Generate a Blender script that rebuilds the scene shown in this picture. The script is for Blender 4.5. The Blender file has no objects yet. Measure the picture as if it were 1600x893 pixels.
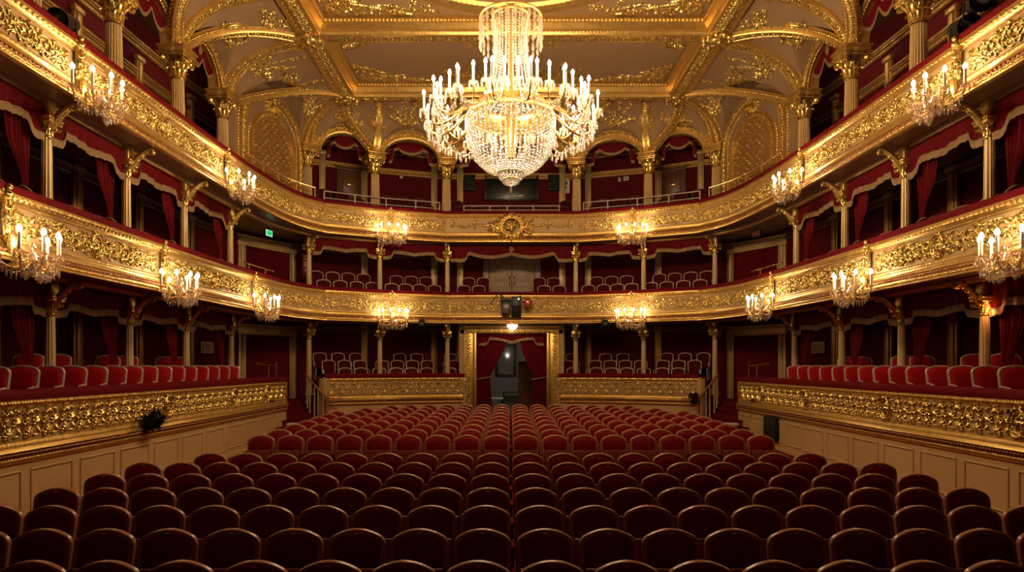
import bpy, math, random
import numpy as np
from mathutils import Vector, Matrix
random.seed(7); RNG = np.random.default_rng(7)
scene = bpy.context.scene
COL = scene.collection
PI = math.pi; TAU = 2*math.pi

# ------------------------------------------------------------------ materials
def node_mat(name, base, metallic=0.0, rough=0.5, var=0.0, vscale=8.0, bump=0.0, bscale=40.0, sheen=0.0,
             rvar=0.0, coat=0.0, spec=0.5, stretch=None, dark=None):
    m = bpy.data.materials.new(name); m.use_nodes = True
    nt = m.node_tree; b = nt.nodes['Principled BSDF']
    b.inputs['Base Color'].default_value = (*base, 1); b.inputs['Metallic'].default_value = metallic
    b.inputs['Roughness'].default_value = rough; b.inputs['Specular IOR Level'].default_value = spec
    if sheen: b.inputs['Sheen Weight'].default_value = sheen; b.inputs['Sheen Roughness'].default_value = .4; b.inputs['Sheen Tint'].default_value = (*[min(1, c*4+.05) for c in base], 1)
    if coat: b.inputs['Coat Weight'].default_value = coat; b.inputs['Coat Roughness'].default_value = .15
    tc = nt.nodes.new('ShaderNodeTexCoord'); src = tc.outputs['Object']
    if stretch:
        mp = nt.nodes.new('ShaderNodeMapping'); mp.inputs['Scale'].default_value = stretch
        nt.links.new(src, mp.inputs['Vector']); src = mp.outputs['Vector']
    if var or rvar:
        n = nt.nodes.new('ShaderNodeTexNoise'); n.inputs['Scale'].default_value = vscale; n.inputs['Detail'].default_value = 4
        nt.links.new(src, n.inputs['Vector'])
        if var:
            r = nt.nodes.new('ShaderNodeMix'); r.data_type = 'RGBA'
            d = dark or [c*(1-var) for c in base]
            r.inputs['A'].default_value = (*d, 1); r.inputs['B'].default_value = (*[min(1, c*(1+var*.5)) for c in base], 1)
            nt.links.new(n.outputs['Fac'], r.inputs['Factor']); nt.links.new(r.outputs['Result'], b.inputs['Base Color'])
        if rvar:
            mr = nt.nodes.new('ShaderNodeMapRange'); mr.inputs['To Min'].default_value = max(.05, rough-rvar); mr.inputs['To Max'].default_value = min(1, rough+rvar)
            nt.links.new(n.outputs['Fac'], mr.inputs['Value']); nt.links.new(mr.outputs['Result'], b.inputs['Roughness'])
    if bump:
        n2 = nt.nodes.new('ShaderNodeTexNoise'); n2.inputs['Scale'].default_value = bscale; n2.inputs['Detail'].default_value = 3
        nt.links.new(src, n2.inputs['Vector'])
        bp = nt.nodes.new('ShaderNodeBump'); bp.inputs['Strength'].default_value = bump; bp.inputs['Distance'].default_value = .01
        nt.links.new(n2.outputs['Fac'], bp.inputs['Height']); nt.links.new(bp.outputs['Normal'], b.inputs['Normal'])
    return m

def glow(name, col, strength):
    m = bpy.data.materials.new(name); m.use_nodes = True
    nt = m.node_tree; nt.nodes.clear()
    e = nt.nodes.new('ShaderNodeEmission'); e.inputs['Color'].default_value = (*col, 1); e.inputs['Strength'].default_value = strength
    o = nt.nodes.new('ShaderNodeOutputMaterial'); nt.links.new(e.outputs[0], o.inputs['Surface'])
    m.cycles.emission_sampling = 'NONE'
    return m

def crystal(name, tint, clear=.45):
    m = bpy.data.materials.new(name); m.use_nodes = True
    nt = m.node_tree; nt.nodes.clear()
    o = nt.nodes.new('ShaderNodeOutputMaterial')
    t = nt.nodes.new('ShaderNodeBsdfTransparent'); t.inputs[0].default_value = (*[min(1, c*1.02) for c in tint], 1)
    g = nt.nodes.new('ShaderNodeBsdfGlossy'); g.inputs['Roughness'].default_value = .06; g.inputs['Color'].default_value = (1, 1, 1, 1)
    tr = nt.nodes.new('ShaderNodeBsdfTranslucent'); tr.inputs['Color'].default_value = (*tint, 1)
    di = nt.nodes.new('ShaderNodeBsdfDiffuse'); di.inputs['Color'].default_value = (*tint, 1)
    m1 = nt.nodes.new('ShaderNodeMixShader'); m1.inputs[0].default_value = .5
    nt.links.new(tr.outputs[0], m1.inputs[1]); nt.links.new(di.outputs[0], m1.inputs[2])
    m2 = nt.nodes.new('ShaderNodeMixShader'); m2.inputs[0].default_value = .6
    nt.links.new(m1.outputs[0], m2.inputs[1]); nt.links.new(g.outputs[0], m2.inputs[2])
    m3 = nt.nodes.new('ShaderNodeMixShader'); m3.inputs[0].default_value = clear
    nt.links.new(m2.outputs[0], m3.inputs[1]); nt.links.new(t.outputs[0], m3.inputs[2])
    nt.links.new(m3.outputs[0], o.inputs['Surface'])
    return m

GOLD = node_mat('gilt_relief', (.95, .64, .205), .9, .27, var=.35, vscale=14, rvar=.1)
GOLDM = node_mat('gilt_moulding', (.80, .515, .155), .76, .33, var=.3, vscale=9, rvar=.1)
GOLDD = node_mat('old_gilt', (.55, .31, .09), .6, .42, var=.3, vscale=9, rvar=.1)
PANEL = node_mat('ochre_panel_paint', (.60, .395, .18), .10, .5, var=.15, vscale=5)
CREAM = node_mat('cream_ceiling_paint', (.40, .245, .125), 0, .6, var=.12, vscale=2.5)
DADO = node_mat('cream_dado_paint', (.70, .45, .20), 0, .5, var=.1, vscale=3)
COLM = node_mat('gilt_column_paint', (.72, .50, .23), .3, .42, var=.2, vscale=6, stretch=(1, 1, .3))
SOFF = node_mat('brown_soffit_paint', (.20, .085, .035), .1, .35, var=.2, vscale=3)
REDW = node_mat('dark_red_wall_fabric', (.115, .005, .007), 0, .75, var=.25, vscale=30, sheen=.15, spec=.12)
VELV = node_mat('red_velvet', (.17, .004, .008), 0, .75, var=.35, vscale=18, sheen=.08, spec=.12)
GOLDSH = node_mat('shaded_gilt', (.34, .13, .035), .5, .35, var=.3, vscale=12)  # gilt darkened to paint in the shade of recessed bands
SEATV = node_mat('crimson_seat_velvet', (.21, .003, .006), 0, .7, var=.45, vscale=16, sheen=.05, spec=.12)
DRAPE = node_mat('red_drape_velvet', (.16, .004, .008), 0, .75, var=.35, vscale=9, sheen=.1, stretch=(3, 3, .4), spec=.12)
CARPET = node_mat('red_carpet', (.17, .008, .008), 0, .9, var=.3, vscale=60, bump=.3, bscale=200, spec=.12)
WOODF = node_mat('polished_brown_wood', (.42, .15, .065), 0, .33, var=.35, vscale=20, coat=.3, stretch=(1, 1, 6))
WOODP = node_mat('seat_shell_wood', (.26, .06, .028), 0, .4, var=.3, vscale=14, coat=.2)
WOODD = node_mat('pale_door_wood', (.62, .43, .30), 0, .45, var=.25, vscale=5, stretch=(6, 6, .7))
WOODB = node_mat('dark_door_wood', (.15, .055, .02), 0, .4, var=.3, vscale=5, stretch=(6, 6, .7))
FRAMES = node_mat('worn_silvered_wood', (.60, .42, .32), .3, .35, var=.35, vscale=22)
FRINGE = node_mat('cream_gold_fringe', (.38, .235, .11), .1, .7, var=.35, vscale=60, stretch=(1, 1, .12), bump=.4, bscale=90)
BLACK = node_mat('black_metal', (.012, .012, .014), .3, .4, var=.2, vscale=12)
BLACKM = node_mat('matt_black', (.009, .009, .010), 0, .8, var=.3, vscale=30)
BRASS = node_mat('brass', (.85, .55, .22), 1, .25, rvar=.08, vscale=20)
WHITEP = node_mat('white_painted_metal', (.75, .62, .56), .1, .4, var=.08, vscale=8)
WHITEC = node_mat('candle_wax', (.9, .82, .66), 0, .5, var=.06, vscale=12)
PAPER = node_mat('white_card', (.72, .68, .62), 0, .8, var=.05, vscale=12)
GREYW = node_mat('grey_corridor_paint', (.46, .41, .35), 0, .6, var=.1, vscale=3)
GREYF = node_mat('grey_corridor_floor', (.20, .20, .20), 0, .25, var=.3, vscale=4)
LENS = node_mat('lamp_lens', (.30, .26, .20), .2, .12, var=.3, vscale=10)
SEATLIT = node_mat('lit_crimson_velvet', (.46, .007, .014), 0, .7, var=.4, vscale=16, sheen=.05, spec=.12)  # seat crimson brightened to stand in for sconce light on side chairs
SEATD = node_mat('dark_wine_velvet', (.095, .003, .005), 0, .7, var=.4, vscale=16, sheen=.05, spec=.12)
GLASSD = node_mat('dark_booth_glass', (.012, .010, .012), 0, .3, var=.1, vscale=3)
BULB = glow('candle_bulb', (1, .86, .62), 46)
CRYST = crystal('crystal', (1, .95, .86), .5)
CRYSB = crystal('crystal_bead', (1, .95, .87), .42)
CRYSW = crystal('sconce_crystal', (.95, .80, .62), .5)

# ------------------------------------------------------------------ mesh builder
class MB:
    def __init__(s): s.V = []; s.n = 0; s.F = {}
    def add(s, V, F):
        V = np.asarray(V, float).reshape(-1, 3)
        for f in ([F] if isinstance(F, np.ndarray) else None) or []:
            s.F.setdefault(f.shape[1], []).append(f + s.n)
        if not isinstance(F, np.ndarray):
            g = {}
            for f in F: g.setdefault(len(f), []).append(f)
            for k, l in g.items(): s.F.setdefault(k, []).append(np.array(l, int) + s.n)
        s.V.append(V); s.n += len(V); return s
    def grid(s, P, cu=False, cv=False, keep=None):
        P = np.asarray(P, float); nu, nv = P.shape[:2]
        idx = np.arange(nu*nv).reshape(nu, nv)
        if cu: idx = np.vstack([idx, idx[:1]])
        if cv: idx = np.hstack([idx, idx[:, :1]])
        F = np.stack([idx[:-1, :-1], idx[1:, :-1], idx[1:, 1:], idx[:-1, 1:]], -1).reshape(-1, 4)
        if keep is not None: F = F[keep.reshape(-1)]
        return s.add(P.reshape(-1, 3), F)
    def box(s, c, d, rz=0.0):
        x, y, z = [k/2 for k in d]
        V = np.array([(sx*x, sy*y, sz*z) for sz in (-1, 1) for sx, sy in ((-1, -1), (1, -1), (1, 1), (-1, 1))])
        if rz: V = rotz(V, rz)
        return s.add(V + np.array(c), [(3, 2, 1, 0), (4, 5, 6, 7), (0, 1, 5, 4), (1, 2, 6, 5), (2, 3, 7, 6), (3, 0, 4, 7)])
    def rbox(s, c, d, r=.02, rz=0.0, n=3):
        x, y, z = [k/2 for k in d]; r = min(r, x*.98, y*.98, z*.98)
        loops = []
        for zz, ins in ((-z, r), (-z + r*.3, r*.3), (-z + r, 0), (z - r, 0), (z - r*.3, r*.3), (z, r)):
            L = []
            for qx, qy, a0 in ((1, 1, 0), (-1, 1, PI/2), (-1, -1, PI), (1, -1, 1.5*PI)):
                for k in range(n):
                    a = a0 + PI/2*k/(n-1)
                    L.append((qx*(x-r) + (r-ins*.99)*math.cos(a), qy*(y-r) + (r-ins*.99)*math.sin(a), zz))
            loops.append(L)
        P = np.array(loops); k = P.shape[1]
        if rz: P = rotz(P.reshape(-1, 3), rz).reshape(P.shape)
        P = P + np.array(c)
        s.grid(P, cv=True)
        s.add(P[0], [tuple(range(k))[::-1]]); s.add(P[-1], [tuple(range(k))]); return s
    def lathe(s, prof, n=24, c=(0, 0, 0), a0=0, flute=None):
        a = np.arange(n)/n*TAU + a0
        P = []
        for r, z in prof:
            rr = np.full(n, r) if flute is None else r*(1-flute(a))
            P.append(np.stack([c[0]+rr*np.cos(a), c[1]+rr*np.sin(a), np.full(n, c[2]+z)], -1))
        return s.grid(np.array(P), cv=True)
    def tube(s, pts, r, n=8, closed=False, cap=True, flat=1.0, up=None):
        p = np.asarray(pts, float); m = len(p)
        r = np.broadcast_to(np.asarray(r, float), (m,))
        if closed: t = np.roll(p, -1, 0) - np.roll(p, 1, 0)
        else: t = np.gradient(p, axis=0)
        t /= np.linalg.norm(t, axis=1)[:, None] + 1e-12
        u = np.array(up if up is not None else ((0, 0, 1) if abs(t[0][2]) < .9 else (1, 0, 0)), float)
        A = []; 
        for i in range(m):
            w = u - t[i]*u.dot(t[i]); l = np.linalg.norm(w)
            if l < 1e-6: w = np.cross(t[i], (1, .3, .2)); l = np.linalg.norm(w)
            w /= l; b = np.cross(t[i], w); 
            if up is None: u = w
            a = np.arange(n)/n*TAU
            A.append(p[i] + r[i]*(np.cos(a)[:, None]*w*flat + np.sin(a)[:, None]*b))
        A = np.array(A); s.grid(A, cu=closed, cv=True)
        if cap and not closed:
            s.add(A[0], [tuple(range(n))]); s.add(A[-1], [tuple(range(n))[::-1]])
        return s
    def ball(s, c, r, n=8, m=6, sc=(1, 1, 1)):
        th = np.linspace(0.02, PI-.02, m); a = np.arange(n)/n*TAU
        P = np.stack([np.sin(th)[:, None]*np.cos(a)*r*sc[0]+c[0], np.sin(th)[:, None]*np.sin(a)*r*sc[1]+c[1], (np.cos(th)[:, None]+0*a)*r*sc[2]+c[2]], -1)
        return s.grid(P, cv=True)
    def many(s, V, F, centers, rots=None, scales=None):
        V = np.asarray(V, float); F = np.asarray(F, int)
        for i, c in enumerate(centers):
            W = V*(scales[i] if scales is not None else 1)
            if rots is not None: W = rotz(W, rots[i])
            s.add(W + np.array(c), F)
        return s
    def build(s, name, mat, parent=None, local=False, smooth=40, kind=None, label=None):
        V = np.concatenate(s.V) if s.V else np.zeros((0, 3))
        if parent is not None and not local: V = V - root_loc(parent)
        me = bpy.data.meshes.new(name)
        me.vertices.add(len(V)); me.vertices.foreach_set('co', V.astype(np.float32).ravel())
        loops = []; tot = []
        for k, l in s.F.items():
            f = np.concatenate(l); loops.append(f.ravel()); tot.append(np.full(len(f), k))
        loops = np.concatenate(loops); tot = np.concatenate(tot)
        me.loops.add(len(loops)); me.loops.foreach_set('vertex_index', loops.astype(np.int32))
        me.polygons.add(len(tot)); st = np.concatenate([[0], np.cumsum(tot)[:-1]])
        me.polygons.foreach_set('loop_start', st.astype(np.int32)); me.polygons.foreach_set('loop_total', tot.astype(np.int32))
        me.update(calc_edges=True); me.validate()
        if smooth:
            me.polygons.foreach_set('use_smooth', np.ones(len(me.polygons), bool))
            if smooth < 170: me.set_sharp_from_angle(angle=math.radians(smooth))
        me.materials.append(mat)
        o = bpy.data.objects.new(name, me); COL.objects.link(o)
        if parent is not None: o.parent = parent
        if kind: o['kind'] = kind
        if label: o['label'] = label
        return o

def root_loc(o):
    v = np.zeros(3)
    while o is not None: v += np.array(o.location); o = o.parent
    return v
def rotz(V, a):
    V = np.asarray(V, float); c, s = math.cos(a), math.sin(a)
    return np.stack([V[..., 0]*c - V[..., 1]*s, V[..., 0]*s + V[..., 1]*c, V[..., 2]], -1)
def thing(name, label, cat, loc=(0, 0, 0), rz=0.0, group=None):
    o = bpy.data.objects.new(name, None); COL.objects.link(o)
    o.location = loc; o.rotation_euler = (0, 0, rz); o.empty_display_size = .1
    o['label'] = label; o['category'] = cat
    if group: o['group'] = group
    return o
def tag(o, label, cat, group=None):
    o['label'] = label; o['category'] = cat
    if group: o['group'] = group
    return o
def kids(o): return KIDS.get(o.name, [])
KIDS = {}
def index_kids():
    KIDS.clear()
    for o in COL.objects:
        if o.parent: KIDS.setdefault(o.parent.name, []).append(o)
def dup(root, loc, rz, label, group=None):
    r = root.copy(); COL.objects.link(r); r.location = loc; r.rotation_euler = (0, 0, rz); r['label'] = label
    if group: r['group'] = group
    for ch in kids(root):
        c = ch.copy(); COL.objects.link(c); c.parent = r
        for g in kids(ch):
            d = g.copy(); COL.objects.link(d); d.parent = c
    return r
ORD = 'zeroth first second third fourth fifth sixth seventh eighth ninth tenth eleventh twelfth thirteenth fourteenth fifteenth sixteenth seventeenth eighteenth nineteenth twentieth'.split()
def catmull(pts, n=12):
    p = np.asarray(pts, float); q = np.vstack([2*p[0]-p[1], p, 2*p[-1]-p[-2]]); out = []
    for i in range(1, len(q)-2):
        for t in np.linspace(0, 1, n, endpoint=False):
            a, b, c, d = q[i-1:i+3]
            out.append(.5*(2*b + (c-a)*t + (2*a-5*b+4*c-d)*t*t + (3*b-a-3*c+d)*t**3))
    out.append(p[-1]); return np.array(out)

# ------------------------------------------------------------------ plan path
class Path:
    def __init__(s, pts, step=.01):
        p = np.asarray(pts, float); L = np.concatenate([[0], np.cumsum(np.linalg.norm(np.diff(p, axis=0), axis=1))])
        s.L = L[-1]; s.s = np.linspace(0, s.L, int(s.L/step)+1)
        s.p = np.stack([np.interp(s.s, L, p[:, 0]), np.interp(s.s, L, p[:, 1])], -1)
        t = np.gradient(s.p, axis=0); t /= np.linalg.norm(t, axis=1)[:, None]; s.t = t
        s.nrm = np.stack([-t[:, 1], t[:, 0]], -1)
    def at(s, q, o=0.0):
        q = np.asarray(q, float)
        x = np.interp(q, s.s, s.p[:, 0]); y = np.interp(q, s.s, s.p[:, 1])
        nx = np.interp(q, s.s, s.nrm[:, 0]); ny = np.interp(q, s.s, s.nrm[:, 1])
        return np.stack([x + nx*o, y + ny*o], -1)
    def n(s, q): 
        v = np.array([np.interp(q, s.s, s.nrm[:, 0]), np.interp(q, s.s, s.nrm[:, 1])]); return v/np.linalg.norm(v)
    def near(s, x, y): return float(s.s[np.argmin((s.p[:, 0]-x)**2 + (s.p[:, 1]-y)**2)])
def xyz(P2, z):
    P2 = np.asarray(P2, float); z = np.broadcast_to(np.asarray(z, float), P2.shape[:-1])
    return np.concatenate([P2, z[..., None]], -1)

side = [(7.36, 1.5), (7.33, 4), (7.28, 9), (7.24, 13), (7.17, 15.8)]
corner = catmull([(7.17, 15.8), (7.1, 17.3), (6.9, 19.1), (6.6, 20.15), (6.14, 20.94)], 14)
half = side[:-1] + [tuple(q) for q in corner] + [(4.36, 21.84), (2.32, 22.5)]
full = half + [(-x, y) for x, y in half[::-1]]
P = Path(full)
def S(x, y): return P.near(x, y)
def Sy(sign, y):           # arc position on the straight side wall at depth y
    return S(sign*7.25, y)
# ------------------------------------------------------------------ relief tiles
class Rel:
    def __init__(s, w, h, res=.01, per=True):
        s.w, s.h, s.res, s.per = w, h, w/round(w/res), per
        s.nu = round(w/s.res); s.nv = round(h/s.res)+1; s.H = np.zeros((s.nu if per else s.nu+1, s.nv))
    def disc(s, x, y, r, hg, pw=.5, off=0.0):
        k = r/s.res; iu, iv = x/s.res, y/s.res
        u0, u1 = int(math.floor(iu-k)), int(math.ceil(iu+k)); v0, v1 = max(0, int(math.floor(iv-k))), min(s.nv-1, int(math.ceil(iv+k)))
        if v1 < v0: return
        us = np.arange(u0, u1+1); vs = np.arange(v0, v1+1)
        d = ((us-iu)[:, None]**2 + (vs-iv)[None]**2)/(k*k)
        hh = np.where(d < 1, off + hg*np.power(np.clip(1-d, 0, 1), pw), 0)
        if s.per: ui = us % s.H.shape[0]
        else:
            ok = (us >= 0) & (us < s.H.shape[0]); us = us[ok]; hh = hh[ok]; ui = us
            if len(us) == 0: return
        blk = s.H[np.ix_(ui, vs)]; s.H[np.ix_(ui, vs)] = np.maximum(blk, hh)
    def stroke(s, pts, r, hg, ends=(.4, .4)):
        p = np.asarray(pts, float); L = np.concatenate([[0], np.cumsum(np.linalg.norm(np.diff(p, axis=0), axis=1))])
        n = max(3, int(L[-1]/max(r*.5, s.res*.7)))
        for t in np.linspace(0, 1, n):
            rr = r*(ends[0] + (1-ends[0])*min(1, t*3)) if t < .34 else r*(ends[1] + (1-ends[1])*min(1, (1-t)*1.5))
            s.disc(np.interp(t*L[-1], L, p[:, 0]), np.interp(t*L[-1], L, p[:, 1]), rr, hg*(.6+.4*rr/r))
    def leaf(s, x, y, a, l, cv=.6, r=.02, hg=.03):
        pts = []; 
        for t in np.linspace(0, 1, 7):
            pts.append((x, y)); x += math.cos(a)*l/6; y += math.sin(a)*l/6; a += cv/6*2*t
        s.stroke(pts, r, hg, (.35, .15)); return pts[-1]
    def spiral(s, cx, cy, r0, r1, a0, turns, r, hg, leaves=0, sgn=1):
        n = 40; pts = []
        for i in range(n+1):
            t = i/n; a = a0 + sgn*turns*TAU*t; q = r0 + (r1-r0)*t**.8
            pts.append((cx+q*math.cos(a), cy+q*math.sin(a)))
            if leaves and i % max(1, n//leaves) == 0 and t < .75:
                s.leaf(*pts[-1], a + sgn*.75, r0*.62*(1-.45*t), sgn*1.0, r*1.15, hg*.9)
        s.stroke(pts, r, hg, (.7, .5))
    def rosette(s, x, y, R, hg, k=6):
        for i in range(k): s.disc(x+R*.6*math.cos(i*TAU/k), y+R*.6*math.sin(i*TAU/k), R*.42, hg)
        s.disc(x, y, R*.34, hg*1.25)
    def fill(s, rn, cover, l, r, hg=.03):
        for _ in range(400):
            if (s.H > .003).mean() > cover: break
            x, y = rn.random()*s.w, (.06+.88*rn.random())*s.h
            if s.H[int(x/s.res) % s.H.shape[0], min(s.nv-1, int(y/s.res))] < .003: s.leaf(x, y, rn.uniform(0, TAU), l*rn.uniform(.6, 1.1), rn.uniform(-2.4, 2.4), r, hg*rn.uniform(.8, 1.3))
    def ring(s, x, y, a, b, r, hg):
        for t in np.linspace(0, TAU, int(TAU*max(a, b)/(r*.6))): s.disc(x+a*math.cos(t), y+b*math.sin(t), r, hg)

def t_rinceau(h=.44, res=.011, dense=True, seed=1):
    c = h*1.02; R = Rel(2*c, h, res); rn = random.Random(seed)
    m = h/2
    for k, sg in ((0, 1), (1, -1)):
        cx = c*(k+.5); cy = m - sg*.02*h
        R.spiral(cx, cy, h*.40, h*.06, PI if sg > 0 else PI, 1.65, h*.042, .032, 9, -sg)
        R.rosette(cx, cy, h*.12, .04)
        for q in range(7):
            a = rn.uniform(0, TAU); R.leaf(cx+h*.2*math.cos(a), cy+h*.2*math.sin(a), a+rn.uniform(-1, 1), h*.26, rn.uniform(-2, 2), h*.042, .03)
        bx = c*k
        for q in range(6):
            R.leaf(bx+rn.uniform(-.05, .05)*h, m + sg*h*rn.uniform(.05, .30), sg*rn.uniform(.4, 2.6), h*.28, rn.uniform(-2, 2), h*.045, .034)
            R.leaf(bx+rn.uniform(-.1, .1)*h, m - sg*h*rn.uniform(.1, .33), -sg*rn.uniform(.2, 2.9), h*.2, rn.uniform(-2, 2), h*.04, .03)
        for q in range(4): R.disc(bx+rn.uniform(-.2, .2)*h, m+rn.uniform(-.42, .42)*h, h*.035, .034)
    R.fill(rn, .50, h*.26, h*.036); return R
def t_acanthus(h=.5, res=.011, seed=3):
    w = h*.78; R = Rel(w, h, res); rn = random.Random(seed)
    for k in range(11):                                 # flame-like plume rising from the base
        a = .25 + k*.26; R.leaf(w*(.5+.03*(k-5)), h*.04, a, h*(.30+.14*((k*7) % 3)/2), (1 if k % 2 else -1)*1.1, h*.036, .034)
    pts = catmull([(w*-.10, h*.06), (w*.14, h*.16), (w*.30, h*.42), (w*.38, h*.70), (w*.58, h*.88), (w*.74, h*.82), (w*.70, h*.70)], 10)
    R.stroke(pts, h*.034, .038)
    for t, a, l, cv in ((.12, 1.9, .22, -1.6), (.22, .7, .24, 1.2), (.32, 2.2, .24, -1.5), (.42, .5, .26, 1.2), (.54, 2.4, .2, -1.2), (.6, .2, .22, 1.4)):
        q = pts[int(t*(len(pts)-1))]; R.leaf(*q, a, h*l, cv, h*.038, .036)
    for k in range(8): R.leaf(w*.62, h*.80, k*TAU/8, h*.17, (-1)**k*1.0, h*.036, .042)
    R.disc(w*.62, h*.80, h*.05, .05)
    for k in range(5): R.leaf(w*.95, h*.40, .9+k*.5, h*.28, (-1)**k*1.3, h*.034, .032)
    R.fill(rn, .38, h*.2, h*.032); return R
def t_medal(w=.5, h=.5, res=.011):
    R = Rel(w, h, res, False); x, y = w/2, h/2
    R.ring(x, y, w*.36, h*.42, h*.035, .05); R.ring(x, y, w*.27, h*.32, h*.02, .03)
    for k in range(30):
        t = k/30*TAU; R.disc(x+w*.315*math.cos(t), y+h*.37*math.sin(t), h*.022, .05)
    for i in range(-3, 4):
        for j in range(-3, 4): 
            if i*i+j*j < 10: R.disc(x+i*w*.055, y+j*h*.07, w*.05, .02)
    R.disc(x, y+h*.14, h*.07, .055); R.stroke([(x, y+h*.1), (x, y-h*.05), (x-w*.05, y-h*.22)], h*.06, .05); R.stroke([(x, y-h*.02), (x+w*.08, y-h*.2)], h*.045, .05)
    R.stroke([(x-w*.02, y+h*.04), (x-w*.16, y-h*.02)], h*.03, .045); R.stroke([(x+w*.02, y+h*.04), (x+w*.15, y+h*.1)], h*.03, .045)
    for sg in (-1, 1):
        for k in range(5): R.leaf(x+sg*w*.1, y+h*.42, PI/2 - sg*(.2+k*.3), h*.12, -sg*1, h*.03, .045)
        for k in range(5): R.leaf(x+sg*w*.1, y-h*.42, -PI/2 + sg*(.2+k*.3), h*.12, sg*1, h*.03, .045)
    return R
def t_leafband(w=.30, res=.011, seed=5):
    l = w*1.1; R = Rel(l, w, res); rn = random.Random(seed)
    for k in range(3):
        x = l*k/3
        for sg in (-1, 1):
            R.leaf(x, w/2, sg*.75, w*.48, sg*.5, w*.085, .034); R.leaf(x+l/7, w/2, sg*1.25, w*.42, -sg*.8, w*.075, .03)
        R.disc(x+l/9, w/2, w*.075, .045)
        for q in range(4): R.disc(x+rn.uniform(0, l/3), w*rn.uniform(.08, .92), w*.055, .036)
    return R
def t_garland(w=4.5, h=.62, res=.013):
    R = Rel(w, h, res, False); x = w/2; y = h/2
    for sg in (-1, 1):
        for a, b, sag in ((.55, 1.25, .16), (1.3, 2.1, .2)):
            for t in np.linspace(0, 1, 46):
                q = a+(b-a)*t; yy = y+.13-sag*4*t*(1-t)*.9
                R.disc(x+sg*q, yy, .028+.03*math.sin(PI*t)*abs(math.sin(t*40)), .04)
                if random.random() < .55: R.leaf(x+sg*q, yy, random.uniform(0, TAU), .09, random.uniform(-2, 2), .018, .035)
        for q, l in ((1.28, .34), (2.1, .26)):
            for k in range(9): R.disc(x+sg*q+random.uniform(-.05, .05), y+.16-l*k/9, .034, .045)
            for k in range(6): R.leaf(x+sg*q, y+.15, random.uniform(0, PI), .14, 1, .02, .04)
        for k in range(7): R.leaf(x+sg*.5, y+random.uniform(-.2, .2), random.uniform(-1, 1)+(0 if sg > 0 else PI), .25, random.uniform(-2, 2), .026, .045)
        R.spiral(x+sg*.62, y-.1, .14, .03, 0, 1.5, .022, .045, 6, sg)
    return R
def put_rel(name, H, fn, mat, parent, thr=.002, mb=None):
    """fn(iu, iv, h)->xyz array on index grids"""
    iu, iv = np.meshgrid(np.arange(H.shape[0]), np.arange(H.shape[1]), indexing='ij')
    Pts = fn(iu.astype(float), iv.astype(float), H)
    k = np.maximum(np.maximum(H[:-1, :-1], H[1:, :-1]), np.maximum(H[1:, 1:], H[:-1, 1:])) > thr
    idx = np.arange(H.size).reshape(H.shape)
    F = np.stack([idx[:-1, :-1], idx[1:, :-1], idx[1:, 1:], idx[:-1, 1:]], -1)[k]
    used = np.unique(F); remap = np.zeros(H.size, int); remap[used] = np.arange(len(used))
    m = mb or MB(); m.add(Pts.reshape(-1, 3)[used], remap[F])
    if mb is not None: return mb
    return m.build(name, mat, parent, smooth=180)
T_RIN = t_rinceau(); T_RIN2 = t_rinceau(seed=9); T_ACA = t_acanthus(); T_MED = t_medal(); T_LEAF = t_leafband(); T_GAR = t_garland()
T_LEAFS = t_leafband(.30, .02); T_RINS = t_rinceau(res=.016)

def rel_path(path, s0, s1, zlo, zhi, tile, name, parent, mat=GOLD, o=0.0, amp=1.0, flip=False, clear=None):
    L = abs(s1-s0); n = max(1, round(L/tile.w)); H = np.tile(tile.H, (n, 1)); H = np.vstack([H, H[:1]])*amp
    if flip: H = H[::-1]
    nu, nv = H.shape; sv = np.linspace(s0, s1, nu)
    for c, hw in (clear or []): H[np.abs(sv-c) < hw] = 0
    def fn(iu, iv, h):
        s = s0 + (s1-s0)*iu/(nu-1); p = path.at(s, 0)
        nx = np.interp(s, path.s, path.nrm[:, 0]); ny = np.interp(s, path.s, path.nrm[:, 1]); d = o - .003 + h
        return np.stack([p[..., 0]+nx*d, p[..., 1]+ny*d, zlo + (zhi-zlo)*iv/(nv-1)], -1)
    return put_rel(name, H, fn, mat, parent)
def rel_single(path, sc, w, zlo, zhi, tile, name, parent, mat=GOLD, o=0.0, amp=1.0, mb=None):
    H = tile.H*amp; nu, nv = H.shape
    def fn(iu, iv, h):
        s = sc - w/2 + w*iu/(nu-1); p = path.at(s, 0)
        nx = np.interp(s, path.s, path.nrm[:, 0]); ny = np.interp(s, path.s, path.nrm[:, 1]); d = o - .003 + h
        return np.stack([p[..., 0]+nx*d, p[..., 1]+ny*d, zlo + (zhi-zlo)*iv/(nv-1)], -1)
    return put_rel(name, H, fn, mat, parent, mb=mb)

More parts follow.
